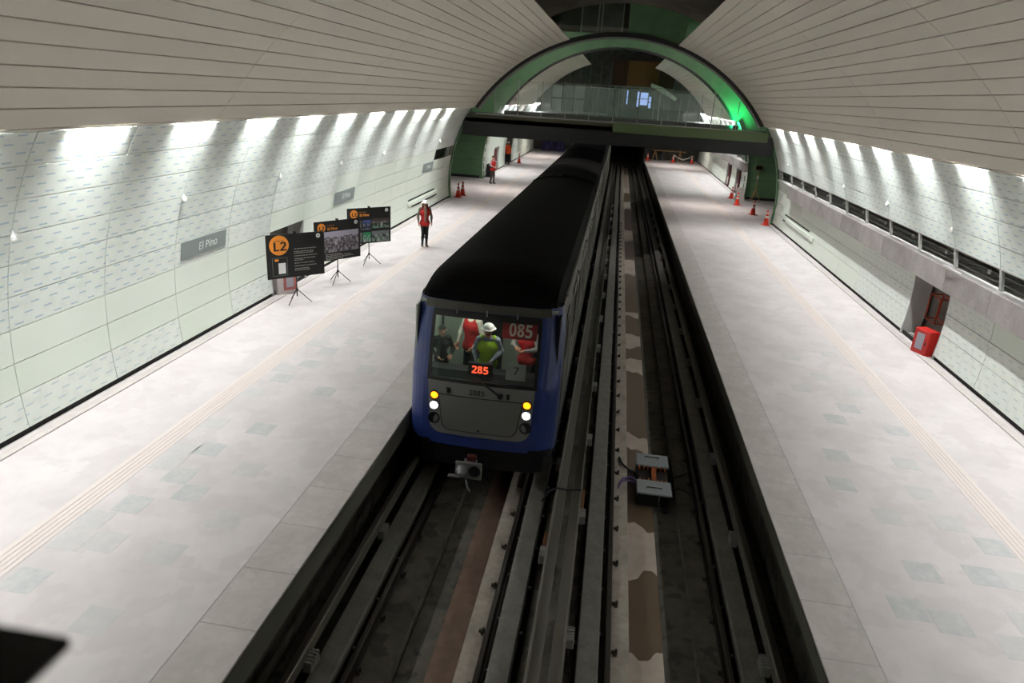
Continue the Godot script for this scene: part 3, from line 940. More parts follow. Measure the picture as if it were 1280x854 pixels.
	for a in [-0.015, -0.13, -0.15, -0.245]:
		var b := ceil_point(a, 8.5)
		put("post", one(Vector3(b.x, 8.95, -35.65), Vector3(0.05, 1.3, 0.06)), M["rail metal"], inf)

func guard(parent: Node3D, z: float, x0: float, x1: float, y0: float, top: float, pitch: float) -> void:
	var n := int(round((x1 - x0) / pitch))
	for i in n + 1:
		var x := lerpf(x0, x1, float(i) / n)
		var lim := -0.19 + sqrt(8.30 * 8.30 - (x - XC) * (x - XC)) - 0.12
		put("guard_post", one(Vector3(x, (y0 + minf(top, lim)) / 2.0, z), Vector3(0.035, minf(top, lim) - y0, 0.05), 0.004), M["rail metal"], parent)
		if i < n:
			var xb := lerpf(x0, x1, float(i + 1) / n)
			var lb := -0.19 + sqrt(8.30 * 8.30 - (xb - XC) * (xb - XC)) - 0.12
			var p := PackedVector2Array([Vector2(x + 0.03, y0 + 0.05), Vector2(xb - 0.03, y0 + 0.05), Vector2(xb - 0.03, minf(top, lb) - 0.02), Vector2(x + 0.03, minf(top, lim) - 0.02)])
			var m := MB.new()
			# a pane is one sheet, clear and thin
			var a := Vector3(p[0].x, p[0].y, z); var b := Vector3(p[1].x, p[1].y, z)
			var c := Vector3(p[2].x, p[2].y, z); var d := Vector3(p[3].x, p[3].y, z)
			m.quad(a, b, c, d)
			put("glass_pane", m, M["guard glass"], parent)
func build_bridge() -> void:
	var b := thing("footbridge", "dark steel footbridge with olive and green fascia and glass guard across the hall", "footbridge", Vector3.ZERO)
	put("front_beam", one(Vector3(XC, 3.555, -35.55), Vector3(15.2, 0.63, 0.3), 0.02), M["dark beam"], b)
	put("rear_beam", one(Vector3(XC, 3.555, -44.6), Vector3(15.2, 0.63, 0.3), 0.02), M["dark beam"], b)
	put("deck", one(Vector3(XC, 3.98, -40.1), Vector3(22.8, 0.26, 9.4)), M["dark beam"], b)
	for x in [-6.0, -3.0, 0.0, 3.0, 6.0]:
		put("cross_beam", one(Vector3(XC + x, 3.6, -40.1), Vector3(0.2, 0.5, 8.8)), M["dark beam"], b)
	put("olive_fascia", one(Vector3(-4.05, 4.08, -35.46), Vector3(7.4, 0.36, 0.12), 0.01), M["olive fascia"], b)
	put("green_fascia", one(Vector3(3.35, 4.09, -35.44), Vector3(7.38, 0.46, 0.14), 0.01), M["green fascia"], b)
	put("base_rail", one(Vector3(XC, 4.32, -35.45), Vector3(13.9, 0.05, 0.1), 0.01), M["rail metal"], b)
	put("rear_kerb", one(Vector3(XC, 4.2, -44.3), Vector3(13.9, 0.25, 0.1)), M["dark metal"], b)
	guard(b, -35.45, -6.27, 5.48, 4.33, 6.0, 1.175)
	guard(b, -44.3, -6.4, 5.9, 4.3, 5.95, 1.23)
	put("top_rail", one(Vector3(-0.5, 5.98, -44.3), Vector3(5.6, 0.03, 0.05)), M["rail metal"], b)
	# green floodlight at the end of the deck
	var l := thing("green_floodlight", "small floodlight throwing emerald light up the green wall above the footbridge", "lamp", Vector3(6.75, 4.11, -43.9))
	put("base", one(Vector3(0, 0.02, 0), Vector3(0.3, 0.04, 0.2), 0.01), M["dark metal"], l)
	put("head", one(Vector3(0, 0.14, 0), Vector3(0.32, 0.2, 0.14), 0.02), M["dark metal"], l)
	put("lens", one(Vector3(0, 0.18, -0.075), Vector3(0.28, 0.12, 0.012)), M["green lamp face"], l)
	var s := SpotLight3D.new()
	s.name = "light"
	l.add_child(s)
	s.position = Vector3(0, 0.2, -0.12)
	s.basis = Basis.looking_at(Vector3(-0.12, 0.55, -0.85).normalized())
	s.light_color = Color(0.06, 1.0, 0.60)
	s.light_energy = 9.0; s.spot_angle = 75; s.spot_angle_attenuation = 1.0; s.light_size = 0.1; s.spot_range = 40; s.spot_attenuation = 2.0; s.shadow_enabled = true

func build_far_end() -> void:
	var w := structure("wall_far", "facade of glazing, timber panels and lit windows at the far mezzanine", "wall")
	put("slab", one(Vector3(XC, 3.6, -66.2), Vector3(18.4, 0.7, 12.4)), M["dark beam"], w)
	put("timber_panel", one(Vector3(-0.45, 7.5, -62.5), Vector3(1.28, 2.0, 0.1)), M["dark wood panel"], w)
	put("timber_panel", one(Vector3(0.85, 7.5, -62.5), Vector3(1.28, 2.0, 0.1)), M["wood panel"], w)
	put("timber_panel", one(Vector3(2.15, 7.5, -62.5), Vector3(1.28, 2.0, 0.1)), M["wood panel"], w)
	put("timber_panel", one(Vector3(3.45, 7.2, -62.5), Vector3(1.28, 1.6, 0.1)), M["dark wood panel"], w)
	for i in 5:
		put("hanger", one(Vector3(-4.6 + i * 0.85, 7.4, -62.3), Vector3(0.05, 2.0, 0.05)), M["rail metal"], w)
	put("back_face", one(Vector3(XC, 7.0, -66.0), Vector3(18.4, 7.6, 0.3)), M["concrete"], w)
	# glazed cabin and dark partition
	for i in 3:
		put("cabin_pane", one(Vector3(-5.6 + i * 0.95, 5.2, -62.0), Vector3(0.85, 2.1, 0.05)), M["cab wall" if i != 1 else "sign grey"], w)
		put("cabin_post", one(Vector3(-6.05 + i * 0.95, 5.2, -61.9), Vector3(0.09, 2.3, 0.12)), M["dark metal"], w)
	put("cabin_beam", one(Vector3(-4.7, 5.2, -61.9), Vector3(2.9, 0.1, 0.1)), M["dark metal"], w)
	for i in 3:
		put("dark_screen", one(Vector3(-2.75 + i * 1.02, 5.3, -61.6), Vector3(0.96, 2.2, 0.08)), M["console"], w)
	put("brown_upstand", one(Vector3(1.9, 4.4, -61.2), Vector3(6.4, 0.8, 0.1)), M["olive fascia"], w)
	for a in [[0.35, 5.6, 0.10, 1.1], [1.25, 5.5, 0.14, 1.2], [1.75, 5.55, 0.62, 1.0], [2.25, 5.3, 0.2, 0.9]]:
		var f := put("window_frame", one(Vector3(a[0], a[1], -61.7), Vector3(a[2] + 0.08, a[3] + 0.08, 0.08)), M["dark metal"], w)
		put("pane", one(Vector3(a[0], a[1], -61.65), Vector3(a[2], a[3], 0.03)), M["lit window"], f)
		put("mullion", one(Vector3(a[0], a[1], -61.62), Vector3(a[2], 0.05, 0.03)), M["dark metal"], f)
	var gs := MB.new()
	gs.prism(PackedVector2Array([Vector2(2.2, 6.55), Vector2(2.9, 6.25), Vector2(4.3, 5.55), Vector2(4.4, 5.75), Vector2(3.2, 6.5), Vector2(2.2, 6.8)]), -62.2, -61.0)
	put("green_soffit", gs, M["plain panel"], w)
	guard(w, -60.2, -4.9, 3.8, 4.0, 6.4, 1.25)
	put("top_rail", one(Vector3(-0.5, 6.42, -60.2), Vector3(8.9, 0.04, 0.06)), M["rail metal"], w)
	# closing wall far down the platforms, track tunnel left open and dark
	put("end_wall", one(Vector3(-6.6, 1.5, -76.2), Vector3(6.4, 6.0, 0.4)), M["concrete"], w)
	put("end_wall", one(Vector3(6.1, 1.5, -76.2), Vector3(6.4, 6.0, 0.4)), M["concrete"], w)
	put("end_lintel", one(Vector3(XC, 3.9, -76.2), Vector3(6.4, 1.2, 0.4)), M["concrete"], w)
	# running tunnel beyond the station
	for x in [-3.5, 3.0]:
		put("tunnel_wall", one(Vector3(x, 0.9, -96.4), Vector3(0.3, 5.2, 40.0)), M["concrete"], w)
	put("tunnel_roof", one(Vector3(XC, 3.6, -96.4), Vector3(6.8, 0.3, 40.0)), M["concrete"], w)
	put("tunnel_floor", one(Vector3(XC, -1.6, -96.4), Vector3(6.8, 0.2, 40.0)), M["concrete"], w)
	put("tunnel_end", one(Vector3(XC, 0.9, -116.6), Vector3(6.8, 5.4, 0.4)), M["concrete"], w)
	put("opening_back", one(Vector3(-11.2, 2.0, -55.5), Vector3(0.2, 5.5, 4.2)), M["concrete"], w)
	put("opening_top", one(Vector3(-9.9, 4.6, -55.5), Vector3(2.8, 0.2, 4.2)), M["concrete"], w)
	for z in [-53.7, -57.3]:
		put("opening_side", one(Vector3(-9.9, 2.0, z), Vector3(2.6, 5.2, 0.12)), M["concrete"], w)
	# tarpaulin heap and barriers at the end
	var t := MB.new()
	for i in 14:
		for k in 5:
			var P := func(a: int, b: int) -> Vector3:
				var f := sin(a * 1.9 + b * 2.3) * 0.12 + sin(a * 0.7) * 0.15
				return Vector3(-7.7 + a * 0.165, maxf(0.0, (0.95 + f) * sin(PI * b / 5.0)), -72.6 - b * 0.3 + sin(a * 2.1) * 0.08)
			var a: Vector3 = P.call(i, k)
			t.quad(a, P.call(i + 1, k), P.call(i + 1, k + 1), P.call(i, k + 1))
	tag(put("tarpaulin_heap", t, M["tarp"]), "crumpled dark blue tarpaulin heap at the far end of the platform", "tarpaulin")
	var tb := thing("trestle_table", "long trestle table with pale top at the far end beyond the cones", "table", Vector3(5.0, 0, -70.4))
	put("top", one(Vector3(0, 0.95, 0), Vector3(3.2, 0.06, 0.7), 0.01), M["timber"], tb)
	for x in [-1.3, 1.1]:
		var lg := MB.new()
		lg.beam(Vector3(x - 0.25, 0.0, 0.2), Vector3(x, 0.93, 0), 0.07, 0.07)
		lg.beam(Vector3(x + 0.25, 0.0, -0.2), Vector3(x, 0.93, 0), 0.07, 0.07)
		put("trestle", lg, M["timber"], tb)
	tag(put("dark_crate", one(Vector3(3.8, 0.45, -71.4), Vector3(1.2, 0.9, 0.8), 0.02), M["console"]), "black crate behind the far trestle table", "crate")
	var ch := MB.new()
	var pts := []
	for i in 11:
		var f := i / 10.0
		pts.append(Vector3(lerpf(5.38, 7.18, f), 0.75 - 0.4 * sin(PI * f), -69.1))
	ch.tube(pts, 0.03, 6)
	tag(put("barrier_chain", ch, M["cone white"]), "white chain hanging between two far traffic cones", "chain")

# ------------------------------------------------------------------ train
func half_width(y: float) -> float:
	return 1.28 - 0.06 * smoothstep(1.75, 2.14, y)
func front_z(dx: float, y: float) -> float:
	var z := -10.22
	if y < 0.8: z = lerpf(-10.20, -10.24, clampf((y + 0.35) / 1.15, 0, 1))
	else: z = lerpf(-10.24, -10.56, clampf((y - 0.8) / 1.32, 0, 1.1))
	z -= 0.06 * dx * dx
	var a := absf(dx) - 0.96
	if a > 0.0: z -= 0.32 - sqrt(maxf(0.0, 0.32 * 0.32 - a * a))
	return z
func front(dx: float, y: float, proud := 0.0) -> Vector3:
	return Vector3(TX + dx * half_width(y) / 1.28, y, front_z(dx, y) + proud)
# a sheet that lies on the train front; rows are [y, left, right] from bottom to top
func front_patch(rows: Array, proud: float, nx := 12, thick := 0.02) -> MB:
	var m := MB.new()
	for i in rows.size() - 1:
		for k in nx:
			var p := []
			for e in [[i, k], [i, k + 1], [i + 1, k + 1], [i + 1, k]]:
				var r: Array = rows[e[0]]
				p.append(front(lerpf(r[1], r[2], float(e[1]) / nx), r[0], proud))
			m.quad(p[0], p[1], p[2], p[3])
	var edge := []
	for r in rows: edge.append(front(r[2], r[0], proud))
	for k in nx + 1: edge.append(front(lerpf(rows[-1][2], rows[-1][1], float(k) / nx), rows[-1][0], proud))
	for i in rows.size(): edge.append(front(rows[-1 - i][1], rows[-1 - i][0], proud))
	for k in nx + 1: edge.append(front(lerpf(rows[0][1], rows[0][2], float(k) / nx), rows[0][0], proud))
	var back := Vector3(0, 0, -thick)
	for i in edge.size():
		var a: Vector3 = edge[i]
		var b: Vector3 = edge[(i + 1) % edge.size()]
		if a.distance_to(b) > 1e-4: m.quad(b, a, a + back, b + back)
	return m
func rounded_rows(y0: float, y1: float, l0: float, l1: float, rad: float, rt := 0.0) -> Array:
	# left and right run from l0 at the bottom to l1 at the top, with rounded bottom (rad) and top (rt) corners
	var rows := []
	var ys := []
	for i in 6: ys.append(y0 + rad * (1.0 - cos(PI / 2 * i / 5.0)))
	if rt > 0:
		for i in 6: ys.append(y1 - rt * (1.0 - sin(PI / 2 * i / 5.0)))
	else: ys.append(y1)
	for y in ys:
		var w := lerpf(l0, l1, (y - y0) / (y1 - y0))
		if y < y0 + rad: w -= rad - sqrt(maxf(0.0, rad * rad - pow(y0 + rad - y, 2)))
		if rt > 0 and y > y1 - rt: w -= rt - sqrt(maxf(0.0, rt * rt - pow(y - y1 + rt, 2)))
		rows.append([y, -w, w])
	return rows
func roof_y(dx: float) -> float:
	var a := absf(dx) / 1.22
	if a > 0.9: return lerpf(2.40, 2.12, pow((a - 0.9) / 0.1, 1.6))
	return 2.60 - 0.20 * pow(a / 0.9, 2.2)
func car_side(car: Node3D, z0: float, z1: float, lead: bool) -> void:
	for s in [-1.0, 1.0]:
		var poly := PackedVector2Array()
		for i in 7:
			var y := lerpf(-0.35, 2.14, i / 6.0)
			poly.append(Vector2(TX + s * half_width(y), y))
		for i in 7:
			var y := lerpf(2.14, -0.35, i / 6.0)
			poly.append(Vector2(TX + s * (half_width(y) - 0.05), y))
		var m := MB.new()
		m.prism(poly, z1, z0 - (0.39 if lead else 0.0))
		put("side_wall", m, M["train side"], car)
		var g := MB.new()
		g.beam(Vector3(TX + s * 1.225, 2.13, z0 - (0.9 if lead else 0.0)), Vector3(TX + s * 1.225, 2.13, z1), 0.05, 0.04)
		put("gutter", g, M["train pillar"], car)
		var sk := MB.new()
		sk.box(Vector3(TX + s * 1.24, -0.55, (z0 + z1) / 2.0), Vector3(0.06, 0.42, z0 - z1 - 0.6))
		put("skirt", sk, M["train black"], car)
		var n := 4
		for d in n:
			var zc := lerpf(z0 - 2.9, z1 + 1.9, d / 3.0)
			for leaf in [-0.33, 0.33]:
				var door := MB.new()
				var x: float = TX + s * 1.285
				door.rbox(Vector3(x, 0.93, zc + leaf), Vector3(0.03, 1.9, 0.64), 0.01)
				var dn := put("door_leaf", door, M["train pillar"], car)
				put("door_window", one(Vector3(x + s * 0.012, 1.28, zc + leaf), Vector3(0.012, 0.85, 0.42), 0.004), M["dark glass"], dn)
			for e in [-0.69, 0.69]:
				put("door_pillar", one(Vector3(TX + s * 1.285, 0.95, zc + e), Vector3(0.04, 2.0, 0.06), 0.008), M["train pillar"], car)
			put("door_seal", one(Vector3(TX + s * 1.30, 0.95, zc), Vector3(0.015, 1.9, 0.03)), M["rubber"], car)
			if d < n - 1:
				var zn := lerpf(z0 - 2.9, z1 + 1.9, (d + 0.5) / 3.0)
				for e in [-0.55, 0.55]:
					put("side_window", one(Vector3(TX + s * 1.28, 1.32, zn + e), Vector3(0.02, 0.8, 1.0), 0.006), M["dark glass"], car)
		if lead:
			put("cab_door", one(Vector3(TX + s * 1.283, 0.95, z0 - 0.85), Vector3(0.02, 1.9, 0.62), 0.006), M["train side"], car)
			put("cab_window", one(Vector3(TX + s * 1.293, 1.40, z0 - 0.85), Vector3(0.012, 0.7, 0.42), 0.004), M["dark glass"], car)
	# bogies
	for zc in [z0 - 2.6, z1 + 2.6]:
		for s in [-1.0, 1.0]:
			for e in [-0.9, 0.9]:
				var w := MB.new()
				w.lathe([Vector2(0.0, -0.13), Vector2(0.3, -0.13), Vector2(0.42, -0.12), Vector2(0.45, -0.08), Vector2(0.45, 0.08), Vector2(0.42, 0.12), Vector2(0.3, 0.13), Vector2(0, 0.13)], Vector3(-1.74 + s * 1.0, -0.65, zc + e), 18, Basis(Vector3(0, 1, 0), Vector3(1, 0, 0), Vector3(0, 0, -1)))
				put("tyre", w, M["rubber"], car)
		put("bogie_frame", one(Vector3(-1.74, -0.62, zc), Vector3(1.7, 0.25, 2.4), 0.03), M["train black"], car)
	put("underframe", one(Vector3(TX, -0.36, (z0 + z1) / 2.0), Vector3(2.3, 0.22, z0 - z1 - 0.4), 0.02), M["train black"], car)
	put("equipment_case", one(Vector3(TX, -0.62, (z0 + z1) / 2.0), Vector3(2.1, 0.4, 5.0), 0.03), M["train black"], car)
	put("end_wall", one(Vector3(TX, 0.9, z1 + 0.03), Vector3(2.4, 2.5, 0.06)), M["train black"], car)
func car_roof(car: Node3D, z0: float, z1: float, lead: bool) -> void:
	var m := MB.new()
	var xs := []
	for i in 25: xs.append(lerpf(-1.22, 1.22, i / 24.0))
	var ts := [0.0, 0.06, 0.14, 0.25, 0.4, 0.6, 0.8, 1.0] if lead else [0.0, 1.0]
	var P := func(dx: float, t: float) -> Vector3:
		if not lead: return Vector3(TX + dx, roof_y(dx), lerpf(z0, z1, t))
		var zs := front_z(dx * 1.28 / 1.22, 2.12)
		return Vector3(TX + dx, lerpf(2.12, roof_y(dx), sqrt(1.0 - pow(1.0 - t, 2))), lerpf(zs, -11.75, t))
	for i in 24:
		for k in ts.size() - 1:
			m.quad(P.call(xs[i], ts[k]), P.call(xs[i + 1], ts[k]), P.call(xs[i + 1], ts[k + 1]), P.call(xs[i], ts[k + 1]))
		if lead:
			m.quad(P.call(xs[i], 1.0), P.call(xs[i + 1], 1.0), Vector3(TX + xs[i + 1], roof_y(xs[i + 1]), z1), Vector3(TX + xs[i], roof_y(xs[i]), z1))
	put("roof", m, M["train roof"], car)
	# end rib of the roof
	var r := MB.new()
	for i in 24:
		r.beam(Vector3(TX + xs[i], roof_y(xs[i]) + 0.01, z1 + 0.05), Vector3(TX + xs[i + 1], roof_y(xs[i + 1]) + 0.01, z1 + 0.05), 0.09, 0.035)
	put("roof_end_rib", r, M["train roof"], car)
	var bl := MB.new()
	if not lead:
		bl.box(Vector3(TX, 0.95, z0 + 0.22), Vector3(1.5, 2.5, 0.5))
		put("gangway_bellows", bl, M["rubber"], car)
func build_train() -> void:
	var car := thing("metro_car", "leading metro car with blue front, lit lamps and white crew behind the windscreen", "train", Vector3.ZERO)
	# blue shell with an opening for the windscreen
	var xs := [-1.28, -1.275, -1.25, -1.21, -1.15, -1.08, -1.0, -0.94, -0.90, -0.6, -0.3, 0.0, 0.3, 0.6, 0.90, 0.94, 1.0, 1.08, 1.15, 1.21, 1.25, 1.275, 1.28]
	var ys := [-0.36, -0.25, 0.0, 0.3, 0.6, 0.82, 1.1, 1.4, 1.65, 1.90, 2.0, 2.12]
	var m := MB.new()
	for i in xs.size() - 1:
		for k in ys.size() - 1:
			if absf(xs[i] + xs[i + 1]) < 1.8 and ys[k] > 0.81 and ys[k] < 1.9: continue
			var q := [front(xs[i], ys[k]), front(xs[i + 1], ys[k]), front(xs[i + 1], ys[k + 1]), front(xs[i], ys[k + 1])]
			m.quad(q[0], q[1], q[2], q[3])
	# rear edge runs back to the side walls
	for s in [-1.0, 1.0]:
		for k in ys.size() - 1:
			var a := front(s * 1.28, ys[k])
			var b := front(s * 1.28, ys[k + 1])
			var c := Vector3(b.x, b.y, -11.02)
			var d := Vector3(a.x, a.y, -11.02)
			if s > 0: m.quad(a, d, c, b)
			else: m.quad(d, a, b, c)
	put("front_shell", m, M["train blue"], car)
	# black surround of the windscreen
	for r in [[[0.80, -0.93, 0.93], [0.86, -0.93, 0.93]], [[1.86, -0.93, 0.93], [1.97, -0.93, 0.93]], [[0.86, -0.93, -0.875], [1.1, -0.93, -0.875], [1.4, -0.93, -0.875], [1.86, -0.93, -0.875]], [[0.86, 0.875, 0.93], [1.1, 0.875, 0.93], [1.4, 0.875, 0.93], [1.86, 0.875, 0.93]]]:
		put("windscreen_surround", front_patch(r, 0.012, 12, 0.03), M["train black"], car)
	var gl := MB.new()
	for i in 12:
		for k in 4:
			var a := lerpf(-0.90, 0.90, i / 12.0)
			var b := lerpf(-0.90, 0.90, (i + 1) / 12.0)
			var c := lerpf(0.82, 1.90, k / 4.0)
			var d := lerpf(0.82, 1.90, (k + 1) / 4.0)
			gl.quad(front(a, c, -0.01), front(b, c, -0.01), front(b, d, -0.01), front(a, d, -0.01))
	put("windscreen", gl, M["windscreen glass"], car)
	var vis := put("visor", front_patch([[1.985, -1.1, 1.1], [2.05, -1.1, 1.1], [2.115, -1.1, 1.1]], 0.03, 14, 0.05), M["train visor"], car)
	for dx in [-0.52, 0.0, 0.52]:
		put("visor_bracket", one(front(dx, 1.975, 0.02), Vector3(0.02, 0.10, 0.05)), M["train grey"], vis)
	# grey mask with hatch and lamps
	put("mask", front_patch(rounded_rows(-0.15, 0.80, 0.86, 0.91, 0.20), 0.015), M["train grey"], car)
	put("hatch_seal", front_patch(rounded_rows(-0.075, 0.575, 0.635, 0.725, 0.12, 0.02), 0.018), M["train black"], car)
	var hatch := put("hatch", front_patch(rounded_rows(-0.06, 0.56, 0.62, 0.71, 0.11, 0.015), 0.024), M["train hatch"], car)
	put("latch", one(front(0.0, -0.02, 0.03), Vector3(0.03, 0.03, 0.02), 0.005), M["ink"], hatch)
	var num := letters("2085", 0.09, M["ink"], car, front(-0.06, 0.66, 0.017), 0.004, true, "fleet_number")
	num.rotation.x = -0.03
	for s in [-1.0, 1.0]:
		for l in [[0.53, 0.068, "amber lamp"], [0.345, 0.072, "head lamp"], [0.115, 0.085, "console"]]:
			var at := front(s * 0.79, l[0], 0.012)
			var face := Basis(Vector3(1, 0, 0), Vector3(0, 0, 1), Vector3(0, -1, 0))
			var ring := MB.new()
			ring.lathe([Vector2(l[1] + 0.016, 0.0), Vector2(l[1] + 0.014, 0.022), Vector2(l[1], 0.024), Vector2(l[1] - 0.005, 0.0)], at, 20, face)
			var rn := put("lamp_bezel", ring, M["train black" if l[2] != "head lamp" else "galvanised"], car)
			var lens := MB.new()
			if l[2] == "console": lens.lathe([Vector2(l[1], 0.004), Vector2(0, 0.002)], at, 20, face)
			else: lens.lathe([Vector2(l[1] - 0.004, 0.006), Vector2(l[1] * 0.8, 0.016), Vector2(l[1] * 0.4, 0.022), Vector2(0, 0.024)], at, 20, face)
			var name_: String = {"amber lamp": "amber_lens", "head lamp": "headlamp_lens", "console": "dark_lens"}[l[2]]
			put(name_, lens, M[l[2]], rn)
			if l[2] != "console":
				var o := SpotLight3D.new()
				o.name = "light"
				rn.add_child(o, true)
				o.position = at + Vector3(0, 0, 0.05)
				o.basis = Basis.looking_at(Vector3(0, -0.05, 1).normalized())
				o.light_color = M[l[2]].emission
				o.light_energy = 0.35 if l[2] == "head lamp" else 0.1
				o.spot_angle = 40; o.spot_angle_attenuation = 1.0; o.light_size = 0.06; o.shadow_enabled = true; o.spot_range = 30; o.spot_attenuation = 2.0
	# wiper, hooks
	var wp := MB.new()
	wp.lathe([Vector2(0.05, 0), Vector2(0.05, 0.04), Vector2(0.03, 0.06), Vector2(0, 0.06)], front(0.34, 0.655, 0.01), 12, Basis(Vector3(1, 0, 0), Vector3(0, 0, 1), Vector3(0, -1, 0)))
	wp.beam(front(0.34, 0.66, 0.06), front(0.06, 0.84, 0.05), 0.022, 0.02)
	wp.beam(front(0.06, 0.84, 0.05), front(-0.06, 0.92, 0.03), 0.015, 0.02)
	put("wiper", wp, M["train black"], car)
	for dx in [-0.55, 0.47]:
		var hk := MB.new()
		hk.rbox(front(dx, 0.655, 0.03), Vector3(0.045, 0.09, 0.05), 0.01)
		hk.tube([front(dx - 0.02, 0.70, 0.04), front(dx - 0.02, 0.72, 0.09), front(dx + 0.02, 0.72, 0.09), front(dx + 0.02, 0.70, 0.04)], 0.010, 6)
		put("lifting_hook", hk, M["console"], car)
	# lower skirt and coupler
	put("front_skirt", front_patch([[-0.74, -1.24, 1.24], [-0.55, -1.25, 1.25], [-0.34, -1.26, 1.26]], -0.02, 20, 0.12), M["train black"], car)
	for s in [-1.0, 1.0]:
		put("blue_corner_step", front_patch([[-0.42, s * 1.24 if s < 0 else 0.86, -0.86 if s < 0 else 1.24], [-0.30, s * 1.24 if s < 0 else 0.86, -0.86 if s < 0 else 1.24]], 0.008, 8, 0.05), M["train black"], car)
	var cp := MB.new()
	cp.rbox(Vector3(-1.92, -0.70, -10.02), Vector3(0.46, 0.32, 0.05), 0.015)
	cp.box(Vector3(-1.92, -0.70, -10.3), Vector3(0.22, 0.22, 0.6))
	cp.rbox(Vector3(-2.17, -0.83, -10.0), Vector3(0.20, 0.04, 0.06), 0.008)
	var cpl := put("coupler_head", cp, M["train grey"], car)
	var cn := MB.new()
	var fb := Basis(Vector3(1, 0, 0), Vector3(0, 0, 1), Vector3(0, -1, 0))
	cn.lathe([Vector2(0.10, 0.0), Vector2(0.075, 0.10), Vector2(0.03, 0.16), Vector2(0, 0.165)], Vector3(-2.03, -0.69, -9.995), 16, fb)
	put("coupler_cone", cn, M["galvanised"], cpl)
	var ho := MB.new()
	ho.lathe([Vector2(0.10, 0.0), Vector2(0.105, 0.012), Vector2(0.09, 0.012), Vector2(0.085, 0.0), Vector2(0, 0.001)], Vector3(-1.81, -0.69, -9.995), 16, fb)
	put("coupler_socket", ho, M["ink"], cpl)
	var hz := MB.new()
	hz.tube([Vector3(-1.95, -0.86, -9.98), Vector3(-1.92, -0.95, -9.93), Vector3(-1.86, -1.03, -9.9)], 0.016, 7)
	put("coupler_handle", hz, M["galvanised"], cpl)
	put("coupler_valve", one(Vector3(-1.88, -0.47, -10.06), Vector3(0.16, 0.12, 0.1), 0.02), M["maroon"], cpl)
	# cab interior
	put("cab_floor", one(Vector3(TX, -0.03, -11.5), Vector3(2.4, 0.06, 2.1)), M["console"], car)
	put("cab_ceiling", one(Vector3(TX, 2.06, -11.6), Vector3(2.3, 0.04, 1.9)), M["cab wall"], car)
	put("cab_back", one(Vector3(TX, 1.0, -12.55), Vector3(2.4, 2.1, 0.06)), M["cab wall"], car)
	put("cab_back_door", one(Vector3(-2.18, 0.95, -12.5), Vector3(0.72, 1.9, 0.05)), M["console"], car)
	put("cab_cupboard", one(Vector3(-0.95, 1.0, -12.2), Vector3(0.7, 2.0, 0.6)), M["console"], car)
	put("cab_side_panel", one(Vector3(TX - 1.2, 1.0, -11.4), Vector3(0.03, 2.0, 1.7)), M["cab wall"], car)
	put("cab_side_panel", one(Vector3(TX + 1.2, 1.0, -11.4), Vector3(0.03, 2.0, 1.7)), M["console"], car)
	var desk := MB.new()
	desk.prism(PackedVector2Array([Vector2(-10.46, 0.3), Vector2(-10.44, 0.80), Vector2(-10.55, 0.90), Vector2(-10.95, 0.84), Vector2(-10.95, 0.3)]), -TX - 1.12, -TX + 1.12)
	var dk := put("driver_desk", desk, M["console"], car)
	dk.rotation.y = -PI / 2
	put("route_display", one(Vector3(-1.88, 0.99, -10.50), Vector3(0.42, 0.22, 0.08), 0.01), M["ink"], car)
	var dg := letters("285", 0.130, M["led red"], car, Vector3(-1.88, 0.985, -10.452), 0.003, true, "route_digits")
	dg.scale.x = 1.0
	var cl := put("cab_lamp", one(Vector3(-2.55, 2.02, -11.45), Vector3(0.5, 0.04, 0.12)), M["cab lamp face"], car)
	area_light(cl, Vector3(-2.55, 1.985, -11.45), Vector2(0.12, 0.5), 0.55, Color(0.92, 1.0, 0.92))
	var cl2 := put("cab_lamp", one(Vector3(-1.5, 2.02, -11.15), Vector3(0.5, 0.04, 0.12)), M["cab lamp face"], car)
	area_light(cl2, Vector3(-1.5, 1.985, -11.15), Vector2(0.12, 0.5), 0.45, Color(1.0, 1.0, 0.95))
	put("lit_cab_panel", one(Vector3(-2.62, 1.53, -12.49), Vector3(0.42, 0.10, 0.02)), M["cab lamp face"], car)
	car_side(car, -10.62, -25.7, true)
	car_roof(car, -10.62, -25.7, true)
	for q in [[-26.25, -41.4, "second metro car with plain dark roof behind the leading car"], [-41.95, -57.1, "third metro car passing under the footbridge"]]:
		var c2 := thing("metro_car", q[2], "train", Vector3.ZERO)
		car_side(c2, q[0], q[1], false)
		car_roof(c2, q[0], q[1], false)
	# board and card behind the windscreen
	var bd := thing("number_board", "red board with white 085 behind the train windscreen", "sign", Vector3(-1.265, 1.715, -10.575))
	put("board", one(Vector3.ZERO, Vector3(0.58, 0.30, 0.012), 0.003), M["board red"], bd)
	letters("085", 0.215, M["board white"], bd, Vector3(0.02, 0.0, 0.008), 0.003, true, "digits", 0.82)
	bd.rotation.x = -0.22
	var cd := thing("number_card", "grey card with a black 7 behind the train windscreen", "card", Vector3(-1.27, 1.02, -10.45))
	put("card", one(Vector3.ZERO, Vector3(0.33, 0.28, 0.008), 0.002), M["paper"], cd)
	letters("7", 0.13, M["ink"], cd, Vector3(0, 0.02, 0.006), 0.002, true, "digit")
	cd.rotation.x = -0.22

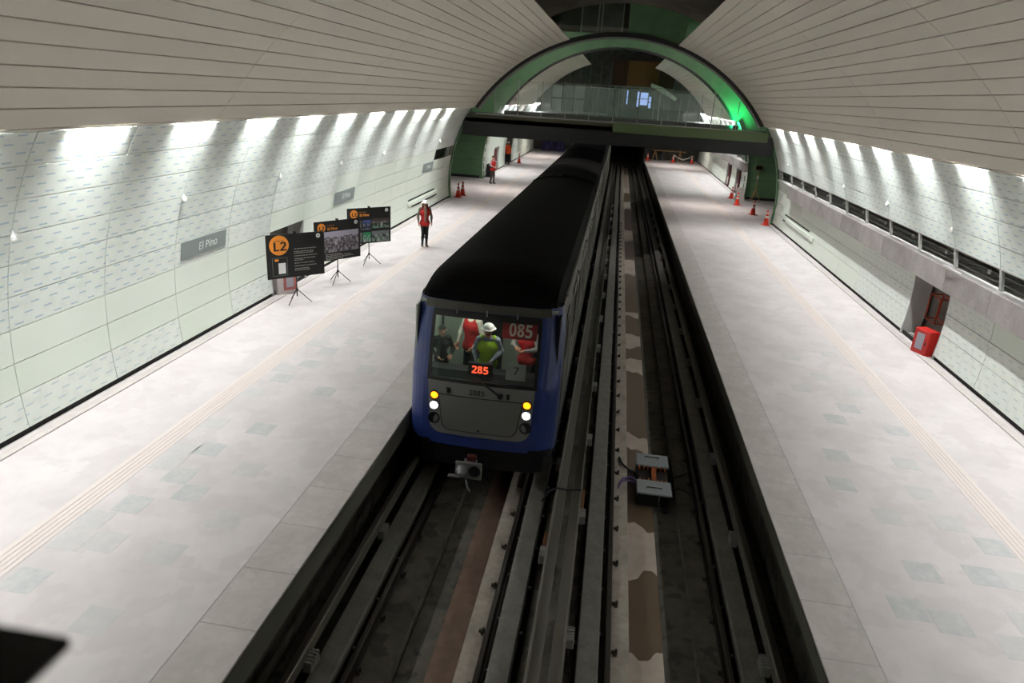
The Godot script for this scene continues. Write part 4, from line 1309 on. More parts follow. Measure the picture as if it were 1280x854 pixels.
# ------------------------------------------------------------------ display boards
func disc(r: float, at: Vector3, sides := 40, d := 0.004) -> MB:
	var m := MB.new()
	m.lathe([Vector2(r, 0.0), Vector2(r, d), Vector2(0, d)], at, sides, Basis(Vector3(1, 0, 0), Vector3(0, 0, 1), Vector3(0, -1, 0)))
	return m
func print_sheet(called: String, im: Image, w: float, h: float, at: Vector3, parent: Node3D) -> void:
	im.generate_mipmaps()
	var t := mat("print %d" % M.size(), Color.WHITE, 0.6)
	t.albedo_texture = ImageTexture.create_from_image(im)
	var m := MB.new()
	m.quad(at + Vector3(-w / 2, -h / 2, 0), at + Vector3(w / 2, -h / 2, 0), at + Vector3(w / 2, h / 2, 0), at + Vector3(-w / 2, h / 2, 0))
	put(called, m, t, parent)
func text_image(w: int, h: int, lines: Array) -> Image:
	var im := Image.create(w, h, false, Image.FORMAT_RGB8)
	im.fill(Color(0.055, 0.052, 0.045))
	for l in lines: print_line(im, l[0], l[1], l[2], l[3], Color(0.85, 0.85, 0.82), 1.3)
	return im
func photo_image(w: int, h: int, top: Color, mid: Color, low: Color, sd: int, blob: Color) -> Image:
	var n := noise_image(128, 0.025, sd, 4)
	var im := Image.create(w, h, false, Image.FORMAT_RGB8)
	for y in h:
		for x in w:
			var f := float(y) / h
			var e := n.get_pixel(x % 128, y % 128).r
			var s := n.get_pixel((x * 2) % 128, y % 128).r
			var c := top
			if f > 0.28 + (e - 0.5) * 0.15: c = mid.lerp(low, clampf(f * 1.2 - 0.3 + (e - 0.5), 0, 1))
			if f > 0.3 and s > 0.62: c = c.lightened(0.35)
			if f > 0.3 and s < 0.36: c = c.darkened(0.55)
			if f > 0.3 and e > 0.66: c = c.lerp(blob, 0.7)
			im.set_pixel(x, y, c)
	return im
func board_base(label: String, at: Vector3, turn: float) -> Node3D:
	var o := thing("display_board", label, "display board", at, turn)
	put("panel", one(Vector3(0, 1.245, 0), Vector3(1.49, 1.11, 0.018), 0.003), M["board black"], o)
	var st := MB.new()
	st.tube([Vector3(0, 0.16, -0.04), Vector3(0, 1.84, -0.04)], 0.014, 8)
	st.box(Vector3(0, 1.82, -0.02), Vector3(0.06, 0.04, 0.06))
	put("pole", st, M["stand black"], o)
	for k in 3:
		var a := TAU * k / 3.0 + 0.5
		var lg := MB.new()
		lg.tube([Vector3(0, 0.36, -0.04), Vector3(cos(a) * 0.36, 0.012, -0.04 + sin(a) * 0.36)], 0.011, 6)
		put("leg", lg, M["stand black"], o)
	put("hub", one(Vector3(0, 0.34, -0.04), Vector3(0.05, 0.07, 0.05), 0.008), M["stand black"], o)
	put("round_logo", disc(0.055, Vector3(0.60, 1.70, 0.0095)), M["sign white"], o)
	put("logo_mark", one(Vector3(0.60, 1.70, 0.0155), Vector3(0.045, 0.035, 0.004)), M["sign grey"], o)
	return o
func build_boards() -> void:
	var a := board_base("black display board with large orange L2 disc and white text on a stand", Vector3(-7.675, 0, -15.85), deg_to_rad(48))
	put("orange_disc", disc(0.245, Vector3(-0.42, 1.53, 0.0095)), M["orange print"], a)
	letters("L2", 0.22, M["ink"], a, Vector3(-0.41, 1.495, 0.0155), 0.004, true, "disc_lettering", 1.1)
	print_sheet("disc_caption", caption(Color(0.90, 0.55, 0.18), Color(0.3, 0.2, 0.1)), 0.26, 0.035, Vector3(-0.42, 1.64, 0.0145), a)
	var lines := []
	for l in [[0, 6, 214, 9], [0, 36, 190, 9], [0, 54, 180, 9], [0, 84, 220, 9], [0, 114, 200, 9], [0, 132, 90, 9], [0, 164, 190, 9], [0, 196, 210, 9], [0, 226, 140, 9], [0, 244, 150, 9]]:
		lines.append([4, l[1] + 4, l[2], l[3]])
	print_sheet("body_text", text_image(240, 270, lines), 0.66, 0.62, Vector3(0.27, 1.13, 0.0105), a)
	var fr := MB.new()
	for q in [[Vector3(-0.42, 1.215, 0), Vector3(0.37, 0.006, 0.004)], [Vector3(-0.42, 0.765, 0), Vector3(0.37, 0.006, 0.004)], [Vector3(-0.605, 0.99, 0), Vector3(0.006, 0.45, 0.004)], [Vector3(-0.235, 0.99, 0), Vector3(0.006, 0.45, 0.004)]]:
		fr.box(q[0] + Vector3(0, 0, 0.011), q[1])
	put("picture_frame", fr, M["sign grey"], a)
	put("white_sheet_print", one(Vector3(-0.37, 0.945, 0.0115), Vector3(0.18, 0.27, 0.004)), M["sign white"], a)
	put("coloured_print", one(Vector3(-0.50, 1.16, 0.0115), Vector3(0.10, 0.05, 0.004)), M["orange print"], a)

	var b := board_base("black display board with a wide grey photograph and the name El Pino", Vector3(-7.435, 0, -17.965), deg_to_rad(56))
	var c := board_base("black display board with four small pictures and the name El Pino", Vector3(-7.375, 0, -20.34), deg_to_rad(47.4))
	for o in [b, c]:
		put("orange_disc", disc(0.125, Vector3(-0.52, 1.62, 0.0095)), M["orange print"], o)
		letters("L2", 0.105, M["ink"], o, Vector3(-0.515, 1.605, 0.0155), 0.004, true, "disc_lettering", 1.1)
		letters("El Pino", 0.072, M["orange print"], o, Vector3(-0.17, 1.575, 0.011), 0.004, true, "name_lettering")
		print_sheet("name_caption", caption(Color(0.055, 0.052, 0.045), Color(0.9, 0.55, 0.18)), 0.28, 0.035, Vector3(-0.22, 1.67, 0.0105), o)
	print_sheet("photograph", photo_image(192, 100, Color(0.66, 0.65, 0.72), Color(0.42, 0.39, 0.42), Color(0.46, 0.43, 0.45), 5, Color(0.3, 0.28, 0.3)), 1.12, 0.58, Vector3(0.12, 1.21, 0.0105), b)
	lines = []
	for l in 4: lines.append([4, 6 + l * 18, [180, 300, 330, 200][l], 9])
	print_sheet("caption_text", text_image(360, 80, lines), 1.0, 0.20, Vector3(0.08, 0.79, 0.0105), b)
	var pics := [[-0.085, 1.27, 0.27, 0.30, Color(0.25, 0.32, 0.55), Color(0.16, 0.19, 0.32), Color(0.12, 0.14, 0.22), 8], [0.38, 1.30, 0.60, 0.30, Color(0.30, 0.22, 0.22), Color(0.42, 0.38, 0.38), Color(0.20, 0.45, 0.30), 9],
		[-0.085, 0.89, 0.27, 0.30, Color(0.16, 0.5, 0.32), Color(0.18, 0.5, 0.34), Color(0.7, 0.74, 0.72), 10], [0.38, 0.89, 0.60, 0.34, Color(0.45, 0.47, 0.47), Color(0.40, 0.42, 0.42), Color(0.34, 0.46, 0.38), 11], [-0.42, 1.27, 0.34, 0.30, Color(0.3, 0.3, 0.32), Color(0.3, 0.3, 0.3), Color(0.2, 0.2, 0.2), 12], [-0.42, 0.89, 0.34, 0.30, Color(0.4, 0.42, 0.4), Color(0.3, 0.35, 0.3), Color(0.2, 0.3, 0.2), 13]]
	for p in pics:
		print_sheet("picture", photo_image(96, 64, p[4], p[5], p[6], p[7], Color(0.5, 0.5, 0.5)), p[2], p[3], Vector3(p[0], p[1], 0.0105), c)
func caption(back: Color, ink: Color) -> Image:
	var im := Image.create(96, 12, false, Image.FORMAT_RGB8)
	im.fill(back)
	print_line(im, 2, 2, 90, 8, ink, 1.2)
	return im

# ------------------------------------------------------------------ things on the walls
func build_wall_things() -> void:
	for q in [[-13.21, "grey station sign reading El Pino on the filmed wall panels, beside the L2 board"], [-21.05, "grey station sign reading El Pino above the display boards with pictures"], [-31.05, "grey station sign reading El Pino beside the dark wall windows"]]:
		var o := thing("station_sign", q[1], "sign", Vector3.ZERO, 0.0, "station name signs")
		o.transform = wall_frame(-1.0, 1.985, q[0], -0.012)
		put("plate", one(Vector3.ZERO, Vector3(1.65, 0.385, 0.02), 0.004), M["sign grey"], o)
		letters("El Pino", 0.165, M["sign white"], o, Vector3(0.12, 0.0, 0.012), 0.003, false, "lettering")
	var capm := MB.new()
	capm.lathe([Vector2(0, -0.09), Vector2(0.03, -0.085), Vector2(0.045, -0.05), Vector2(0.04, 0.0), Vector2(0.02, 0.03), Vector2(0.012, 0.07), Vector2(0, 0.07)], Vector3.ZERO, 10)
	capm.box(Vector3(0, 0.02, -0.02), Vector3(0.02, 0.02, 0.05))
	var cm := capm.mesh()
	var nth := {-1.0: 0, 1.0: 0}
	for q in [[-1.0, 3.13, -8.25], [-1.0, 3.13, -12.2], [-1.0, 3.13, -16.15], [-1.0, 3.13, -20.1], [-1.0, 3.13, -24.05], [-1.0, 3.13, -28.0], [-1.0, 3.13, -31.95], [1.0, 3.13, -16.64], [1.0, 3.13, -20.68], [1.0, 3.13, -24.72], [1.0, 3.13, -33.0]]:
		var o := thing("cable_cap", "small white cap hanging from a joint of the %s wall, %s to the footbridge" % ["sign" if q[0] < 0 else "window", (["seventh", "sixth", "fifth", "fourth", "third", "second", "nearest"] if q[0] < 0 else ["fourth", "third", "second", "nearest"])[nth[q[0]]]], "cap", Vector3.ZERO, 0.0, "white caps on the " + ("sign wall" if q[0] < 0 else "window wall"))
		o.transform = Transform3D(Basis.IDENTITY, wall_frame(q[0], q[1], q[2], -0.035).origin)
		nth[q[0]] += 1
		put("cap", cm, M["white plastic"], o)
	var tie := MB.new()
	tie.tube([Vector3(7.78, 2.24, -16.9), Vector3(7.66, 2.30, -16.5), Vector3(7.70, 2.27, -16.2), Vector3(7.72, 2.26, -15.9)], 0.012, 6)
	tag(put("loose_cable", tie, M["white plastic"]), "white cable trailing over the steel ledge under the dark windows", "cable")

# ------------------------------------------------------------------ things on the floors
func cone_proto() -> Node3D:
	var o := Node3D.new()
	put("base", one(Vector3(0, 0.02, 0), Vector3(0.36, 0.04, 0.36), 0.01), M["cone orange"], o)
	var m := MB.new()
	m.lathe([Vector2(0.145, 0.04), Vector2(0.13, 0.07), Vector2(0.035, 0.72), Vector2(0.03, 0.73), Vector2(0, 0.73)], Vector3.ZERO, 16)
	put("body", m, M["cone orange"], o)
	for b in [[0.36, 0.46], [0.55, 0.63]]:
		var s := MB.new()
		var r := func(y: float) -> float: return lerpf(0.133, 0.038, (y - 0.07) / 0.65)
		s.lathe([Vector2(r.call(b[0]), b[0]), Vector2(r.call(b[1]), b[1])], Vector3.ZERO, 16)
		put("reflective_band", s, M["cone white"], o)
	return o
func build_floor_things() -> void:
	var p := cone_proto()
	for c in [[-8.02, -36.7, "orange cone with white bands, rear one of the pair at the sign wall end", ""], [-8.10, -35.95, "orange cone with white bands at the corner of the sign wall", ""], [-7.85, -57.1, "orange cone beside the dark opening past the footbridge", ""],
			[7.34, -44.8, "orange cone in front of the maroon opening past the footbridge", ""], [7.25, -41.9, "orange cone on the platform before the white A frame", ""], [7.56, -38.45, "lone orange cone in front of the green wall and lamp tripod", ""], [7.62, -35.2, "orange cone touching the end of the window wall", ""],
			[2.97, -69.4, "far orange cone at the platform edge by the black crate", ""], [5.38, -69.0, "far orange cone holding the white chain before the table", ""], [7.18, -69.4, "far orange cone holding the white chain next to the wall", ""]]:
		copy(p, "traffic_cone", Vector3(c[0], 0.0, c[1]), 0.3, c[2], "traffic cones").set_meta("category", "cone")
	p.free()
	# red hose cabinet on the floor
	var k := thing("hose_cabinet", "red metal hose cabinet with grey pane standing on the floor by the doorway", "cabinet", Vector3(7.90, 0, -17.0), deg_to_rad(-70.7))
	put("body", one(Vector3(0, 0.31, 0), Vector3(0.47, 0.62, 0.28), 0.012), M["cabinet red"], k)
	var dr := put("door", one(Vector3(0, 0.31, 0.146), Vector3(0.45, 0.60, 0.02), 0.008), M["cabinet red"], k)
	put("pane", one(Vector3(-0.01, 0.33, 0.158), Vector3(0.24, 0.40, 0.008), 0.003), M["cabinet pane"], dr)
	put("handle", one(Vector3(0.18, 0.31, 0.165), Vector3(0.02, 0.08, 0.02), 0.004), M["ink"], dr)
	# tube frame in the recess
	var f := thing("tube_frame", "orange red square tube frame mounted inside the wall recess", "frame", Vector3(8.25, 0.68, -17.65))
	for x in [-0.09, 0.20]:
		for z in [-0.28, 0.28]:
			put("upright", one(Vector3(x, 0.31, z), Vector3(0.035, 0.62, 0.035), 0.004), M["frame orange"], f)
	for y in [0.0, 0.62]:
		for x in [-0.09, 0.20]:
			put("rail", one(Vector3(x, y, 0), Vector3(0.035, 0.035, 0.56), 0.004), M["frame orange"], f)
		for z in [-0.28, 0.28]:
			put("rail", one(Vector3(0.055, y, z), Vector3(0.29, 0.035, 0.035), 0.004), M["frame orange"], f)
			put("wall_bracket", one(Vector3(0.29, y, z), Vector3(0.2, 0.03, 0.03)), M["galvanised"], f)
	var pl := MB.new()
	pl.beam(Vector3(8.1, 0.05, -18.4), Vector3(8.55, 0.07, -17.9), 0.14, 0.1)
	tag(put("plank_offcut", pl, M["post grey"]), "grey plank offcut on the floor of the wall recess", "plank")
	# wrapped cabinet by the L2 board
	var w := thing("wrapped_cabinet", "whitish wrapped cabinet with faded red pane frame behind the L2 board", "cabinet", Vector3(-8.36, 0, -16.55), deg_to_rad(50))
	put("body", one(Vector3(0, 0.34, 0), Vector3(0.56, 0.68, 0.34), 0.03), M["wrapped white"], w)
	put("pane_frame", one(Vector3(0.06, 0.36, 0.175), Vector3(0.34, 0.48, 0.012), 0.004), M["faded red"], w)
	put("pane", one(Vector3(0.06, 0.36, 0.183), Vector3(0.20, 0.32, 0.008)), M["cabinet pane"], w)
	# lamp tripod before the green wall
	var t := thing("lamp_tripod", "tall work lamp tripod standing in front of the green wall", "lamp", Vector3(8.60, 0, -44.2))
	for i in 3:
		var a := TAU * i / 3.0 + 0.4
		var lg := MB.new()
		lg.tube([Vector3(0, 0.75, 0), Vector3(cos(a) * 0.38, 0.01, sin(a) * 0.38)], 0.022, 6)
		put("leg", lg, M["timber"], t)
	var pole := MB.new()
	pole.tube([Vector3(0, 0.3, 0), Vector3(0, 1.95, 0)], 0.022, 8)
	put("pole", pole, M["timber"], t)
	put("lamp_head", one(Vector3(0.0, 2.02, 0.0), Vector3(0.42, 0.26, 0.14), 0.03), M["maroon"], t)
	put("lamp_pane", one(Vector3(0, 2.02, 0.075), Vector3(0.34, 0.18, 0.01)), M["dark glass"], t)
	put("collar", one(Vector3(0, 1.45, 0), Vector3(0.09, 0.16, 0.09), 0.01), M["wrapped white"], t)
	var af := thing("a_frame_sign", "white folding A frame standing near the maroon opening", "sign", Vector3(7.62, 0, -43.6), 0.5)
	for s in [-1.0, 1.0]:
		var b := MB.new()
		b.rbox(Vector3.ZERO, Vector3(0.45, 0.85, 0.025), 0.006)
		var o := put("leaf", b, M["cone white"], af, Vector3(0, 0.42, s * 0.12))
		o.rotation.x = -s * 0.28
	# contents of the wall openings past the footbridge
	for q in [[8.15, -47.5, "maroon steel cabinet leaning inside the nearer opening of the far window wall"], [8.15, -51.6, "maroon steel cabinet in the farther opening of the far window wall"], [-8.70, -49.9, "maroon steel cabinet inside the doorway of the far sign wall"]]:
		var o := thing("maroon_cabinet", q[2], "cabinet", Vector3(q[0], 0, q[1]), deg_to_rad(-90 if q[0] > 0 else 90))
		put("body", one(Vector3(0, 0.75, 0), Vector3(0.8, 1.5, 0.3), 0.02), M["maroon"], o)
		put("paper", one(Vector3(0.1, 0.45, 0.155), Vector3(0.22, 0.5, 0.01)), M["cone white"], o)
		put("handle", one(Vector3(-0.28, 0.8, 0.165), Vector3(0.03, 0.14, 0.03), 0.005), M["galvanised"], o)
	var bin := thing("litter_bin", "black box bin against the far sign wall behind the standing man", "bin", Vector3(-8.25, 0, -46.1))
	put("body", one(Vector3(0, 0.4, 0), Vector3(0.4, 0.8, 0.7), 0.03), M["console"], bin)
	put("lid", one(Vector3(0, 0.82, 0), Vector3(0.42, 0.05, 0.72), 0.01), M["dark metal"], bin)

# ------------------------------------------------------------------ people
# bones: [from, to, radius from, radius to, colour]; joined with a smooth minimum and meshed as surface nets
func flesh(m: MB, bones: Array, cell: float, blend: float, shift := Vector3.ZERO, turn := Basis.IDENTITY) -> void:
	var lo := Vector3.ONE * 1e9
	var hi := -lo
	for b in bones:
		var r: float = maxf(b[2], b[3])
		for q in 2:
			lo = lo.min(b[q] - Vector3.ONE * r); hi = hi.max(b[q] + Vector3.ONE * r)
	var pad := cell * 3.0
	lo -= Vector3.ONE * pad; hi += Vector3.ONE * pad
	var nx := int((hi.x - lo.x) / cell) + 1
	var ny := int((hi.y - lo.y) / cell) + 1
	var nz := int((hi.z - lo.z) / cell) + 1
	var f := PackedFloat32Array()
	f.resize(nx * ny * nz); f.fill(1.0)
	var near := PackedFloat32Array()
	near.resize(nx * ny * nz); near.fill(1.0)
	var who := PackedInt32Array()
	who.resize(nx * ny * nz)
	for bi in bones.size():
		var b: Array = bones[bi]
		var A: Vector3 = b[0]
		var B: Vector3 = b[1]
		var ra: float = b[2]
		var rb: float = b[3]
		var ab := B - A
		var l2 := maxf(ab.length_squared(), 1e-9)
		var reach := maxf(ra, rb) + blend + cell * 2.5
		var a0 := ((A.min(B) - Vector3.ONE * reach - lo) / cell).floor()
		var a1 := ((A.max(B) + Vector3.ONE * reach - lo) / cell).ceil()
		for z in range(maxi(0, int(a0.z)), mini(nz, int(a1.z) + 1)):
			for y in range(maxi(0, int(a0.y)), mini(ny, int(a1.y) + 1)):
				for x in range(maxi(0, int(a0.x)), mini(nx, int(a1.x) + 1)):
					var p := lo + Vector3(x, y, z) * cell - A
					var t := clampf(p.dot(ab) / l2, 0.0, 1.0)
					var d := (p - ab * t).length() - lerpf(ra, rb, t)
					var i := (z * ny + y) * nx + x
					if d < near[i]:
						near[i] = d; who[i] = bi
					var o := f[i]
					var h := maxf(blend - absf(o - d), 0.0) / blend
					f[i] = minf(o, d) - h * h * blend * 0.25
	var at := {}
	var vs := PackedVector3Array()
	var ns := PackedVector3Array()
	var cs := PackedColorArray()
	var sx := 1
	var sy := nx
	var sz := nx * ny
	var corner := [0, sx, sy, sx + sy, sz, sx + sz, sy + sz, sx + sy + sz]
	var edges := [[0, 1], [2, 3], [4, 5], [6, 7], [0, 2], [1, 3], [4, 6], [5, 7], [0, 4], [1, 5], [2, 6], [3, 7]]
	for z in nz - 1:
		for y in ny - 1:
			for x in nx - 1:
				var i := (z * ny + y) * nx + x
				var inside := 0
				for k in 8:
					if f[i + corner[k]] < 0.0: inside += 1
				if inside == 0 or inside == 8: continue
				var s := Vector3.ZERO
				var n := 0
				for e in edges:
					var fa := f[i + corner[e[0]]]
					var fb := f[i + corner[e[1]]]
					if (fa < 0.0) == (fb < 0.0): continue
					var t := fa / (fa - fb)
					var pa := Vector3(e[0] & 1, (e[0] >> 1) & 1, e[0] >> 2)
					var pb := Vector3(e[1] & 1, (e[1] >> 1) & 1, e[1] >> 2)
					s += pa.lerp(pb, t); n += 1
				s /= n
				at[i] = vs.size()
				vs.append(lo + (Vector3(x, y, z) + s) * cell)
				var g := Vector3.ZERO
				for k in 8:
					var q := f[i + corner[k]]
					g += Vector3(1 if k & 1 else -1, 1 if k & 2 else -1, 1 if k & 4 else -1) * q
				ns.append(g.normalized())
				var best := 1e9
				var c := Color.WHITE
				for k in 8:
					if near[i + corner[k]] < best:
						best = near[i + corner[k]]; c = bones[who[i + corner[k]]][4]
				cs.append(c)
	for z in range(1, nz - 1):
		for y in range(1, ny - 1):
			for x in range(1, nx - 1):
				var i := (z * ny + y) * nx + x
				var s0 := f[i] < 0.0
				for ax in 3:
					var st: int = [sx, sy, sz][ax]
					if s0 == (f[i + st] < 0.0): continue
					var u: int = [sy, sz, sx][ax]
					var w: int = [sz, sx, sy][ax]
					var q := [at.get(i - u - w, -1), at.get(i - w, -1), at.get(i, -1), at.get(i - u, -1)]
					if q.min() < 0: continue
					if not s0: q.reverse()
					for tr in [[0, 1, 2], [0, 2, 3]]:
						for k in [0, 2, 1]:
							var vi: int = q[tr[k]]
							m.v.append(shift + turn * vs[vi]); m.n.append(turn * ns[vi]); m.uv.append(Vector2.ZERO); m.c.append(cs[vi])
func lin(c: Color) -> Color:
	return c.srgb_to_linear()
# opts: height, skin, top, legs, shoes, vest, helmet, hair, arms = [[elbow, wrist], [elbow, wrist]] in a 1.72 m body that faces +z
func person(label: String, at: Vector3, turn: float, o: Dictionary) -> Node3D:
	var p := thing("person", label, "person", at, turn)
	var k: float = o.height / 1.72
	p.scale = Vector3.ONE * k
	var skin: Color = lin(o.get("skin", Color(0.72, 0.52, 0.42)))
	var top: Color = lin(o.top)
	var legs: Color = lin(o.legs)
	var shoe: Color = lin(o.shoes)
	var sleeve: Color = lin(o.get("sleeve", o.top))
	var lean: Vector3 = o.get("lean", Vector3.ZERO)
	var hip := Vector3(0, 0.95, 0)
	var chest := Vector3(0, 1.27, 0.0) + lean * 0.7
	var neck := Vector3(0, 1.45, -0.01) + lean
	var head := Vector3(0, 1.595, 0.02) + lean * 1.2
	var b := []
	b.append([hip + Vector3(-0.055, 0, 0), hip + Vector3(0.055, 0, 0), 0.115, 0.115, legs])
	b.append([hip + Vector3(0, 0.06, 0), chest, 0.118, 0.125, top])
	b.append([chest + Vector3(-0.075, -0.02, 0), chest + Vector3(0.075, -0.02, 0), 0.108, 0.108, top])
	b.append([neck + Vector3(-0.14, -0.04, 0), neck + Vector3(0.14, -0.04, 0), 0.062, 0.062, top])
	b.append([chest + Vector3(0, 0.10, 0), neck + Vector3(0, 0.0, 0), 0.085, 0.058, top])
	b.append([neck, head, 0.052, 0.05, skin])
	var step: float = o.get("step", 0.0)
	var stance: float = o.get("stance", 0.095)
	for s in [-1.0, 1.0]:
		var kn := Vector3(s * stance, 0.50, 0.03 + s * step * 0.5)
		var an := Vector3(s * (stance + 0.01), 0.09, -0.02 + s * step)
		b.append([hip + Vector3(s * 0.085, -0.04, 0), kn, 0.088, 0.058, legs])
		b.append([kn, kn.lerp(an, 0.35) + Vector3(0, 0, -0.012), 0.057, 0.056, legs])
		b.append([kn.lerp(an, 0.35) + Vector3(0, 0, -0.012), an, 0.056, 0.042, legs])
		b.append([an + Vector3(0, -0.045, -0.03), an + Vector3(s * 0.015, -0.05, 0.13), 0.044, 0.036, shoe])
	var arms: Array = o.arms
	for i in 2:
		var s := -1.0 if i == 0 else 1.0
		var sh := neck + Vector3(s * 0.175, -0.055, 0)
		var el: Vector3 = arms[i][0]
		var wr: Vector3 = arms[i][1]
		b.append([sh, el, 0.056, 0.043, sleeve])
		b.append([el, el.lerp(wr, 0.3), 0.043, 0.042, sleeve])
		b.append([el.lerp(wr, 0.3), wr, 0.042, 0.030, sleeve])
	var m := MB.new()
	m.colored = true
	flesh(m, b, 0.024, 0.035)
	# head with a face
	var hb := [[head + Vector3(0, 0.015, -0.02), head + Vector3(0, 0.02, 0.0), 0.088, 0.085, skin], [head + Vector3(0, -0.045, 0.02), head + Vector3(0, -0.06, 0.035), 0.062, 0.045, skin], [head + Vector3(0, 0.01, 0.085), head + Vector3(0, -0.018, 0.103), 0.011, 0.016, skin],
		[head + Vector3(-0.026, -0.056, 0.072), head + Vector3(0.026, -0.056, 0.072), 0.013, 0.013, lin(Color(0.55, 0.28, 0.25))], [neck, head + Vector3(0, -0.03, -0.01), 0.050, 0.052, skin]]
	for s in [-1.0, 1.0]:
		hb.append([head + Vector3(s * 0.033, 0.012, 0.073), head + Vector3(s * 0.036, 0.012, 0.072), 0.0135, 0.0135, lin(Color(0.12, 0.09, 0.08))])
		hb.append([head + Vector3(s * 0.09, -0.005, -0.01), head + Vector3(s * 0.094, 0.025, -0.018), 0.014, 0.017, skin])
	flesh(m, hb, 0.011, 0.014)
	# hands: palm, four fingers and a thumb
	for i in 2:
		var s := -1.0 if i == 0 else 1.0
		var wr: Vector3 = arms[i][1]
		var d: Vector3 = (wr - arms[i][0]).normalized()
		var side := Vector3(0, 0, 1) if absf(d.z) < 0.7 else Vector3(-s, 0, 0)
		side = (side - d * side.dot(d)).normalized()
		var inw := d.cross(side).normalized()
		if inw.dot(Vector3(-s, 0, 0) if absf(d.z) < 0.7 else Vector3.DOWN) < 0: inw = -inw
		var h := []
		h.append([wr, wr + d * 0.035, 0.027, 0.028, skin])
		for q in 4:
			var off := side * (0.030 - q * 0.020)
			h.append([wr + d * 0.03 + off * 0.7, wr + d * 0.085 + off, 0.015, 0.0125, skin])
			var l: float = [0.068, 0.078, 0.072, 0.055][q]
			var a := wr + d * 0.09 + off * 1.08
			var c := a + (d * 0.8 + inw * 0.5).normalized() * l * 0.5
			h.append([a, c, 0.0095, 0.009, skin])
			h.append([c, c + (d * 0.4 + inw * 0.9).normalized() * l * 0.5, 0.009, 0.0075, skin])
		var th := wr + d * 0.035 + side * 0.03
		h.append([th, th + (d * 0.6 + side * 0.8).normalized() * 0.04, 0.014, 0.011, skin])
		h.append([th + (d * 0.6 + side * 0.8).normalized() * 0.04, th + (d * 0.6 + side * 0.8).normalized() * 0.04 + (d * 0.9 + inw * 0.3).normalized() * 0.032, 0.011, 0.009, skin])
		flesh(m, h, 0.0055, 0.006)
	put("body", m, M["clothed figure"], p)
	if o.has("vest"):
		var vb := []
		vb.append([hip + Vector3(-0.06, -0.06, 0), hip + Vector3(0.06, -0.06, 0), 0.136, 0.136, Color.WHITE])
		vb.append([hip, chest, 0.14, 0.142, Color.WHITE])
		vb.append([chest + Vector3(-0.08, -0.02, 0), chest + Vector3(0.08, -0.02, 0), 0.124, 0.124, Color.WHITE])
		for s in [-1.0, 1.0]:
			vb.append([chest + Vector3(s * 0.10, 0.05, 0.0), neck + Vector3(s * 0.11, -0.02, 0), 0.095, 0.06, Color.WHITE])
		var vm := MB.new()
		vm.colored = true
		flesh(vm, vb, 0.022, 0.03)
		vm.colored = false
		put("vest", vm, M[o.vest], p)
		if o.has("open"):      # shirt showing in the open front of the vest
			var sf := MB.new()
			sf.colored = true
			var sc: Color = lin(o.open)
			flesh(sf, [[chest + Vector3(0, 0.13, 0.07), chest + Vector3(0, -0.04, 0.125), 0.065, 0.055, sc], [chest + Vector3(0, -0.04, 0.125), hip + Vector3(0, 0.04, 0.13), 0.055, 0.045, sc]], 0.014, 0.02)
			put("shirt_front", sf, M["clothed figure"], p)
	if o.get("helmet", false):
		var hm := MB.new()
		var hc := head + Vector3(0, 0.045, -0.008)
		hm.ball(hc, Vector3(0.112, 0.098, 0.132), 18, 7, 0.0, 0.5)
		hm.lathe([Vector2(0.110, 0.0), Vector2(0.142, -0.008), Vector2(0.142, -0.002), Vector2(0.112, 0.012)], hc, 18)
		hm.rbox(hc + Vector3(0, -0.004, 0.135), Vector3(0.14, 0.008, 0.07), 0.003)
		put("helmet", hm, M["helmet white"], p)
	if o.has("hair"):
		var hm := MB.new()
		hm.colored = true
		var c: Color = lin(o.hair)
		var bones := [[head + Vector3(0, 0.04, -0.03), head + Vector3(0, 0.045, 0.0), 0.088, 0.084, c]]
		if o.get("long_hair", false):
			for s in [-1.0, 1.0]:
				bones.append([head + Vector3(s * 0.07, 0.0, -0.04), neck + Vector3(s * 0.085, -0.03, 0.01), 0.04, 0.03, c])
			bones.append([head + Vector3(0, 0.0, -0.06), neck + Vector3(0, -0.06, -0.06), 0.06, 0.05, c])
		flesh(hm, bones, 0.014, 0.02)
		put("hair", hm, M["clothed figure"], p)
	return p
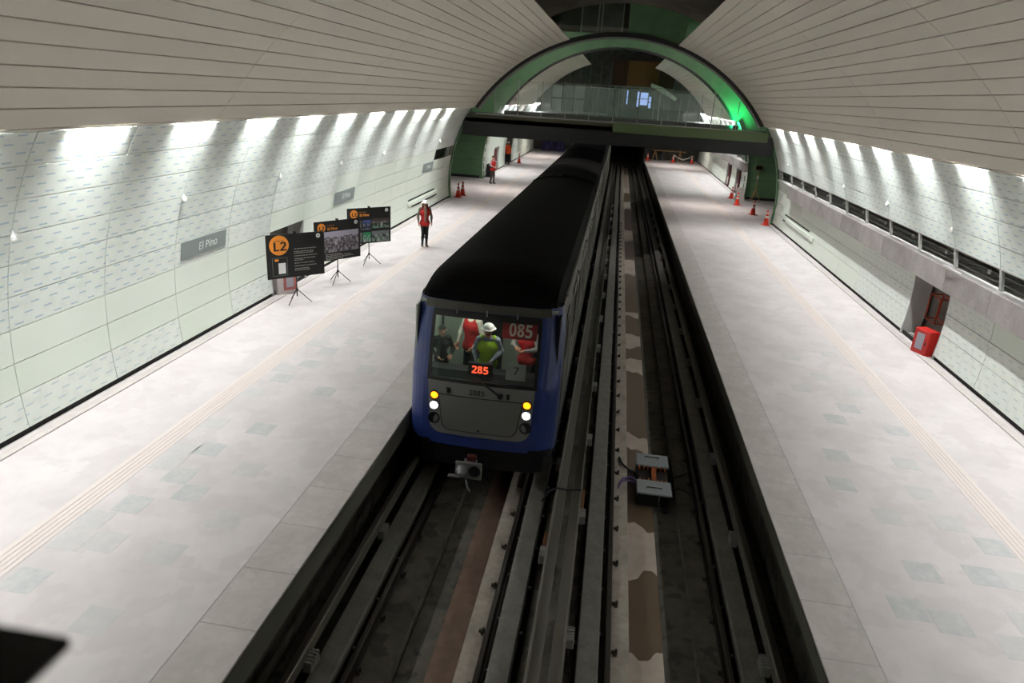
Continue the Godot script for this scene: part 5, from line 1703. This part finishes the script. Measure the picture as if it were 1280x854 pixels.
func build_people() -> void:
	var down := [[Vector3(-0.25, 1.13, -0.02), Vector3(-0.24, 0.90, 0.06)], [Vector3(0.25, 1.13, -0.02), Vector3(0.24, 0.90, 0.06)]]
	person("person in white helmet, red vest and black trousers standing on the platform", Vector3(-6.48, 0, -23.55), deg_to_rad(28), {"height": 1.66, "top": Color(0.42, 0.36, 0.32), "legs": Color(0.05, 0.05, 0.055), "shoes": Color(0.30, 0.29, 0.22), "vest": "vest red", "open": Color(0.50, 0.40, 0.34), "helmet": true, "hair": Color(0.16, 0.07, 0.04), "long_hair": true, "arms": down, "stance": 0.07})
	person("person in red vest over pale shirt and grey trousers before the green wall", Vector3(-7.46, 0, -42.6), deg_to_rad(60), {"height": 1.70, "top": Color(0.72, 0.62, 0.62), "legs": Color(0.22, 0.20, 0.18), "shoes": Color(0.12, 0.10, 0.09), "vest": "vest red", "hair": Color(0.25, 0.22, 0.2), "arms": [[Vector3(-0.26, 1.14, 0.0), Vector3(-0.14, 1.05, 0.2)], [Vector3(0.26, 1.14, 0.0), Vector3(0.20, 0.98, 0.16)]], "step": 0.05})
	person("person in bright orange jacket and white helmet at the dark opening", Vector3(-8.55, 0, -55.4), deg_to_rad(40), {"height": 1.74, "top": Color(0.95, 0.36, 0.12), "legs": Color(0.08, 0.08, 0.09), "shoes": Color(0.06, 0.05, 0.05), "vest": "vest orange", "helmet": true, "arms": down})
	# crew in the cab
	var desk := [[Vector3(-0.245, 1.15, 0.04), Vector3(-0.19, 0.98, 0.22)], [Vector3(0.255, 1.16, 0.04), Vector3(0.06, 1.0, 0.25)]]
	person("driver in lime vest, grey shirt and white helmet at the train desk", Vector3(-1.88, 0, -11.15), deg_to_rad(6), {"height": 1.64, "top": Color(0.58, 0.62, 0.66), "legs": Color(0.1, 0.1, 0.12), "shoes": Color(0.05, 0.05, 0.05), "vest": "vest lime", "helmet": true, "arms": desk, "lean": Vector3(0, -0.02, 0.08)})
	person("person in red vest and white shirt standing behind the driver in the cab", Vector3(-2.30, 0, -11.78), deg_to_rad(-35), {"height": 1.74, "top": Color(0.86, 0.82, 0.78), "legs": Color(0.12, 0.12, 0.13), "shoes": Color(0.05, 0.05, 0.05), "vest": "vest red", "hair": Color(0.1, 0.08, 0.07), "arms": [[Vector3(-0.27, 1.14, 0.02), Vector3(-0.25, 0.92, 0.12)], [Vector3(0.26, 1.14, -0.02), Vector3(0.2, 0.95, 0.15)]]})
	person("person in dark jacket by the cab side wall beside the driver", Vector3(-2.78, 0, -11.40), deg_to_rad(30), {"height": 1.38, "top": Color(0.10, 0.09, 0.09), "legs": Color(0.06, 0.06, 0.07), "shoes": Color(0.05, 0.05, 0.05), "hair": Color(0.06, 0.05, 0.05), "arms": [[Vector3(-0.26, 1.16, 0.04), Vector3(-0.14, 1.04, 0.2)], [Vector3(0.26, 1.16, 0.04), Vector3(0.16, 1.06, 0.2)]]})
	person("person in maroon vest with white sleeves behind the number board", Vector3(-1.22, 0, -11.55), deg_to_rad(-20), {"height": 1.62, "top": Color(0.15, 0.13, 0.13), "sleeve": Color(0.55, 0.53, 0.52), "legs": Color(0.1, 0.1, 0.12), "shoes": Color(0.05, 0.05, 0.05), "vest": "vest red", "hair": Color(0.06, 0.05, 0.05), "arms": [[Vector3(-0.27, 1.18, 0.1), Vector3(-0.10, 1.20, 0.28)], [Vector3(0.27, 1.18, 0.1), Vector3(0.06, 1.16, 0.28)]]})

# ------------------------------------------------------------------ viewing deck under the camera
func build_near() -> void:
	var d := structure("floor_deck", "dark steel viewing deck under the viewpoint", "floor")
	put("deck_slab", one(Vector3(XC, 3.98, 3.55), Vector3(4.6, 0.26, 8.6)), M["dark beam"], d)
	put("deck_beam", one(Vector3(XC, 3.5, -0.4), Vector3(4.6, 0.7, 0.3)), M["dark beam"], d)
	var c := thing("equipment_shelf", "black shelf with rounded corner on posts at the edge of the viewing deck", "shelf", Vector3(-1.088, 4.11, -0.13))
	put("shelf_top", one(Vector3(0, 0.637, 0), Vector3(1.01, 0.022, 0.88), 0.008), M["black casing"], c)
	for x in [-0.45, -0.2]:
		put("post", one(Vector3(x, 0.313, 0.3), Vector3(0.05, 0.626, 0.05), 0.006), M["black casing"], c)
